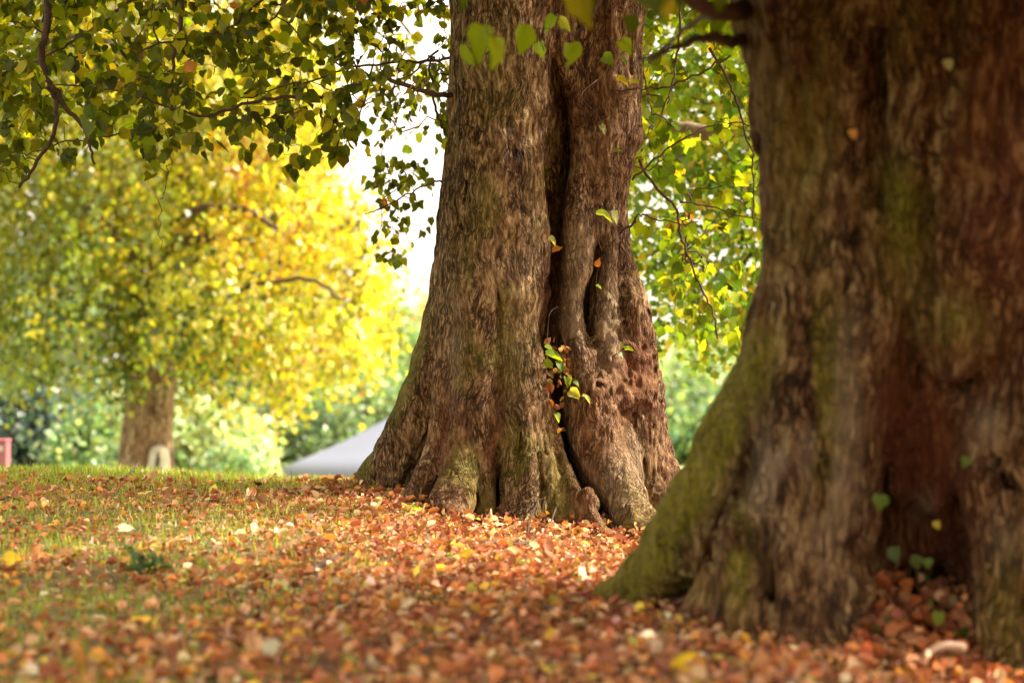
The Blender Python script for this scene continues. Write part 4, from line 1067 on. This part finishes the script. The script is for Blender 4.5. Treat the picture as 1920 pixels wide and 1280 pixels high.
# low dark plant on the left
pl = empty('weed', gpt(270, 1095), 'small dark green leafy weed standing in the litter at lower left', 'plant')
g0 = gpt(270, 1095); t = Tubes(5); pos = []; tp = []
for k in range(6):
    a = k * 1.1; e = g0 + np.array([math.cos(a) * .09, math.sin(a) * .06, .07 + .035 * (k % 4)]); pp = smooth_path([g0, (g0 + e) / 2 + (0, 0, .02), e], 4); t.add(pp, np.linspace(.004, .002, len(pp)))
    for q in (4, 5, 6, 8): pos.append(pp[q]); tp.append([math.cos(a + q), math.sin(a + q), .1])
t.build('stems', plain('green_stem', (.05, .1, .03)), pl)
n = len(pos)
leaves('foliage', np.array(pos), np.array(tp), unit(rdir(n) * .5 + np.array([0, -.5, .8])), rng.uniform(.04, .065, n), palette(n, [(.07, .15, .06), (.11, .2, .08)], [1, 1], .15), T_HEART, M_LEAF, pl, width=.8)

# ================================================================== LIGHT, WORLD, CAMERA
SUN_EL, SUN_AZ = math.radians(40), math.radians(80)      # azimuth measured from +Y towards +X
sd = bpy.data.lights.new('sun', 'SUN'); sd.energy = 3.2; sd.angle = math.radians(.5); sd.color = (1.0, .90, .74)
so = bpy.data.objects.new('sun', sd); col.objects.link(so)
from mathutils import Vector
sv = Vector((math.sin(SUN_AZ) * math.cos(SUN_EL), math.cos(SUN_AZ) * math.cos(SUN_EL), math.sin(SUN_EL)))
so.rotation_euler = sv.to_track_quat('Z', 'Y').to_euler()
w = bpy.data.worlds.new('World'); scene.world = w; w.use_nodes = True
nt = w.node_tree; bg = nt.nodes['Background']
sk = nt.nodes.new('ShaderNodeTexSky'); sk.sky_type = 'NISHITA'; sk.sun_disc = False
sk.sun_elevation = SUN_EL; sk.sun_rotation = SUN_AZ; sk.dust_density = 6.0; sk.air_density = 1.2; sk.ozone_density = 1.0
hs = nt.nodes.new('ShaderNodeHueSaturation'); hs.inputs['Saturation'].default_value = .25
nt.links.new(sk.outputs[0], hs.inputs['Color'])
wm = mixc(nt, 1.0, hs.outputs[0], (1.0, .88, .73), 'MULTIPLY')
wm = mixc(nt, .45, wm, (6.6, 5.8, 4.8)); nt.links.new(wm, bg.inputs[0]); bg.inputs[1].default_value = .15

cam = bpy.data.cameras.new('camera'); cam.lens = 85; cam.sensor_width = 36; cam.clip_end = 1500; cam.clip_start = .05
cam.dof.use_dof = True; cam.dof.focus_distance = 13.8; cam.dof.aperture_fstop = 1.9
co = bpy.data.objects.new('camera', cam); co.location = (0, 0, EYE); co.rotation_euler = (math.pi / 2, 0, 0); col.objects.link(co)
scene.camera = co
vs = scene.view_settings; vs.view_transform = 'Standard'; vs.look = 'None'; vs.gamma = 1; vs.exposure = 1.8
try: scene.cycles.use_denoising = True
except Exception: pass
scene.cycles.max_bounces = 8; scene.cycles.transparent_max_bounces = 4
print('objects', len(scene.objects))
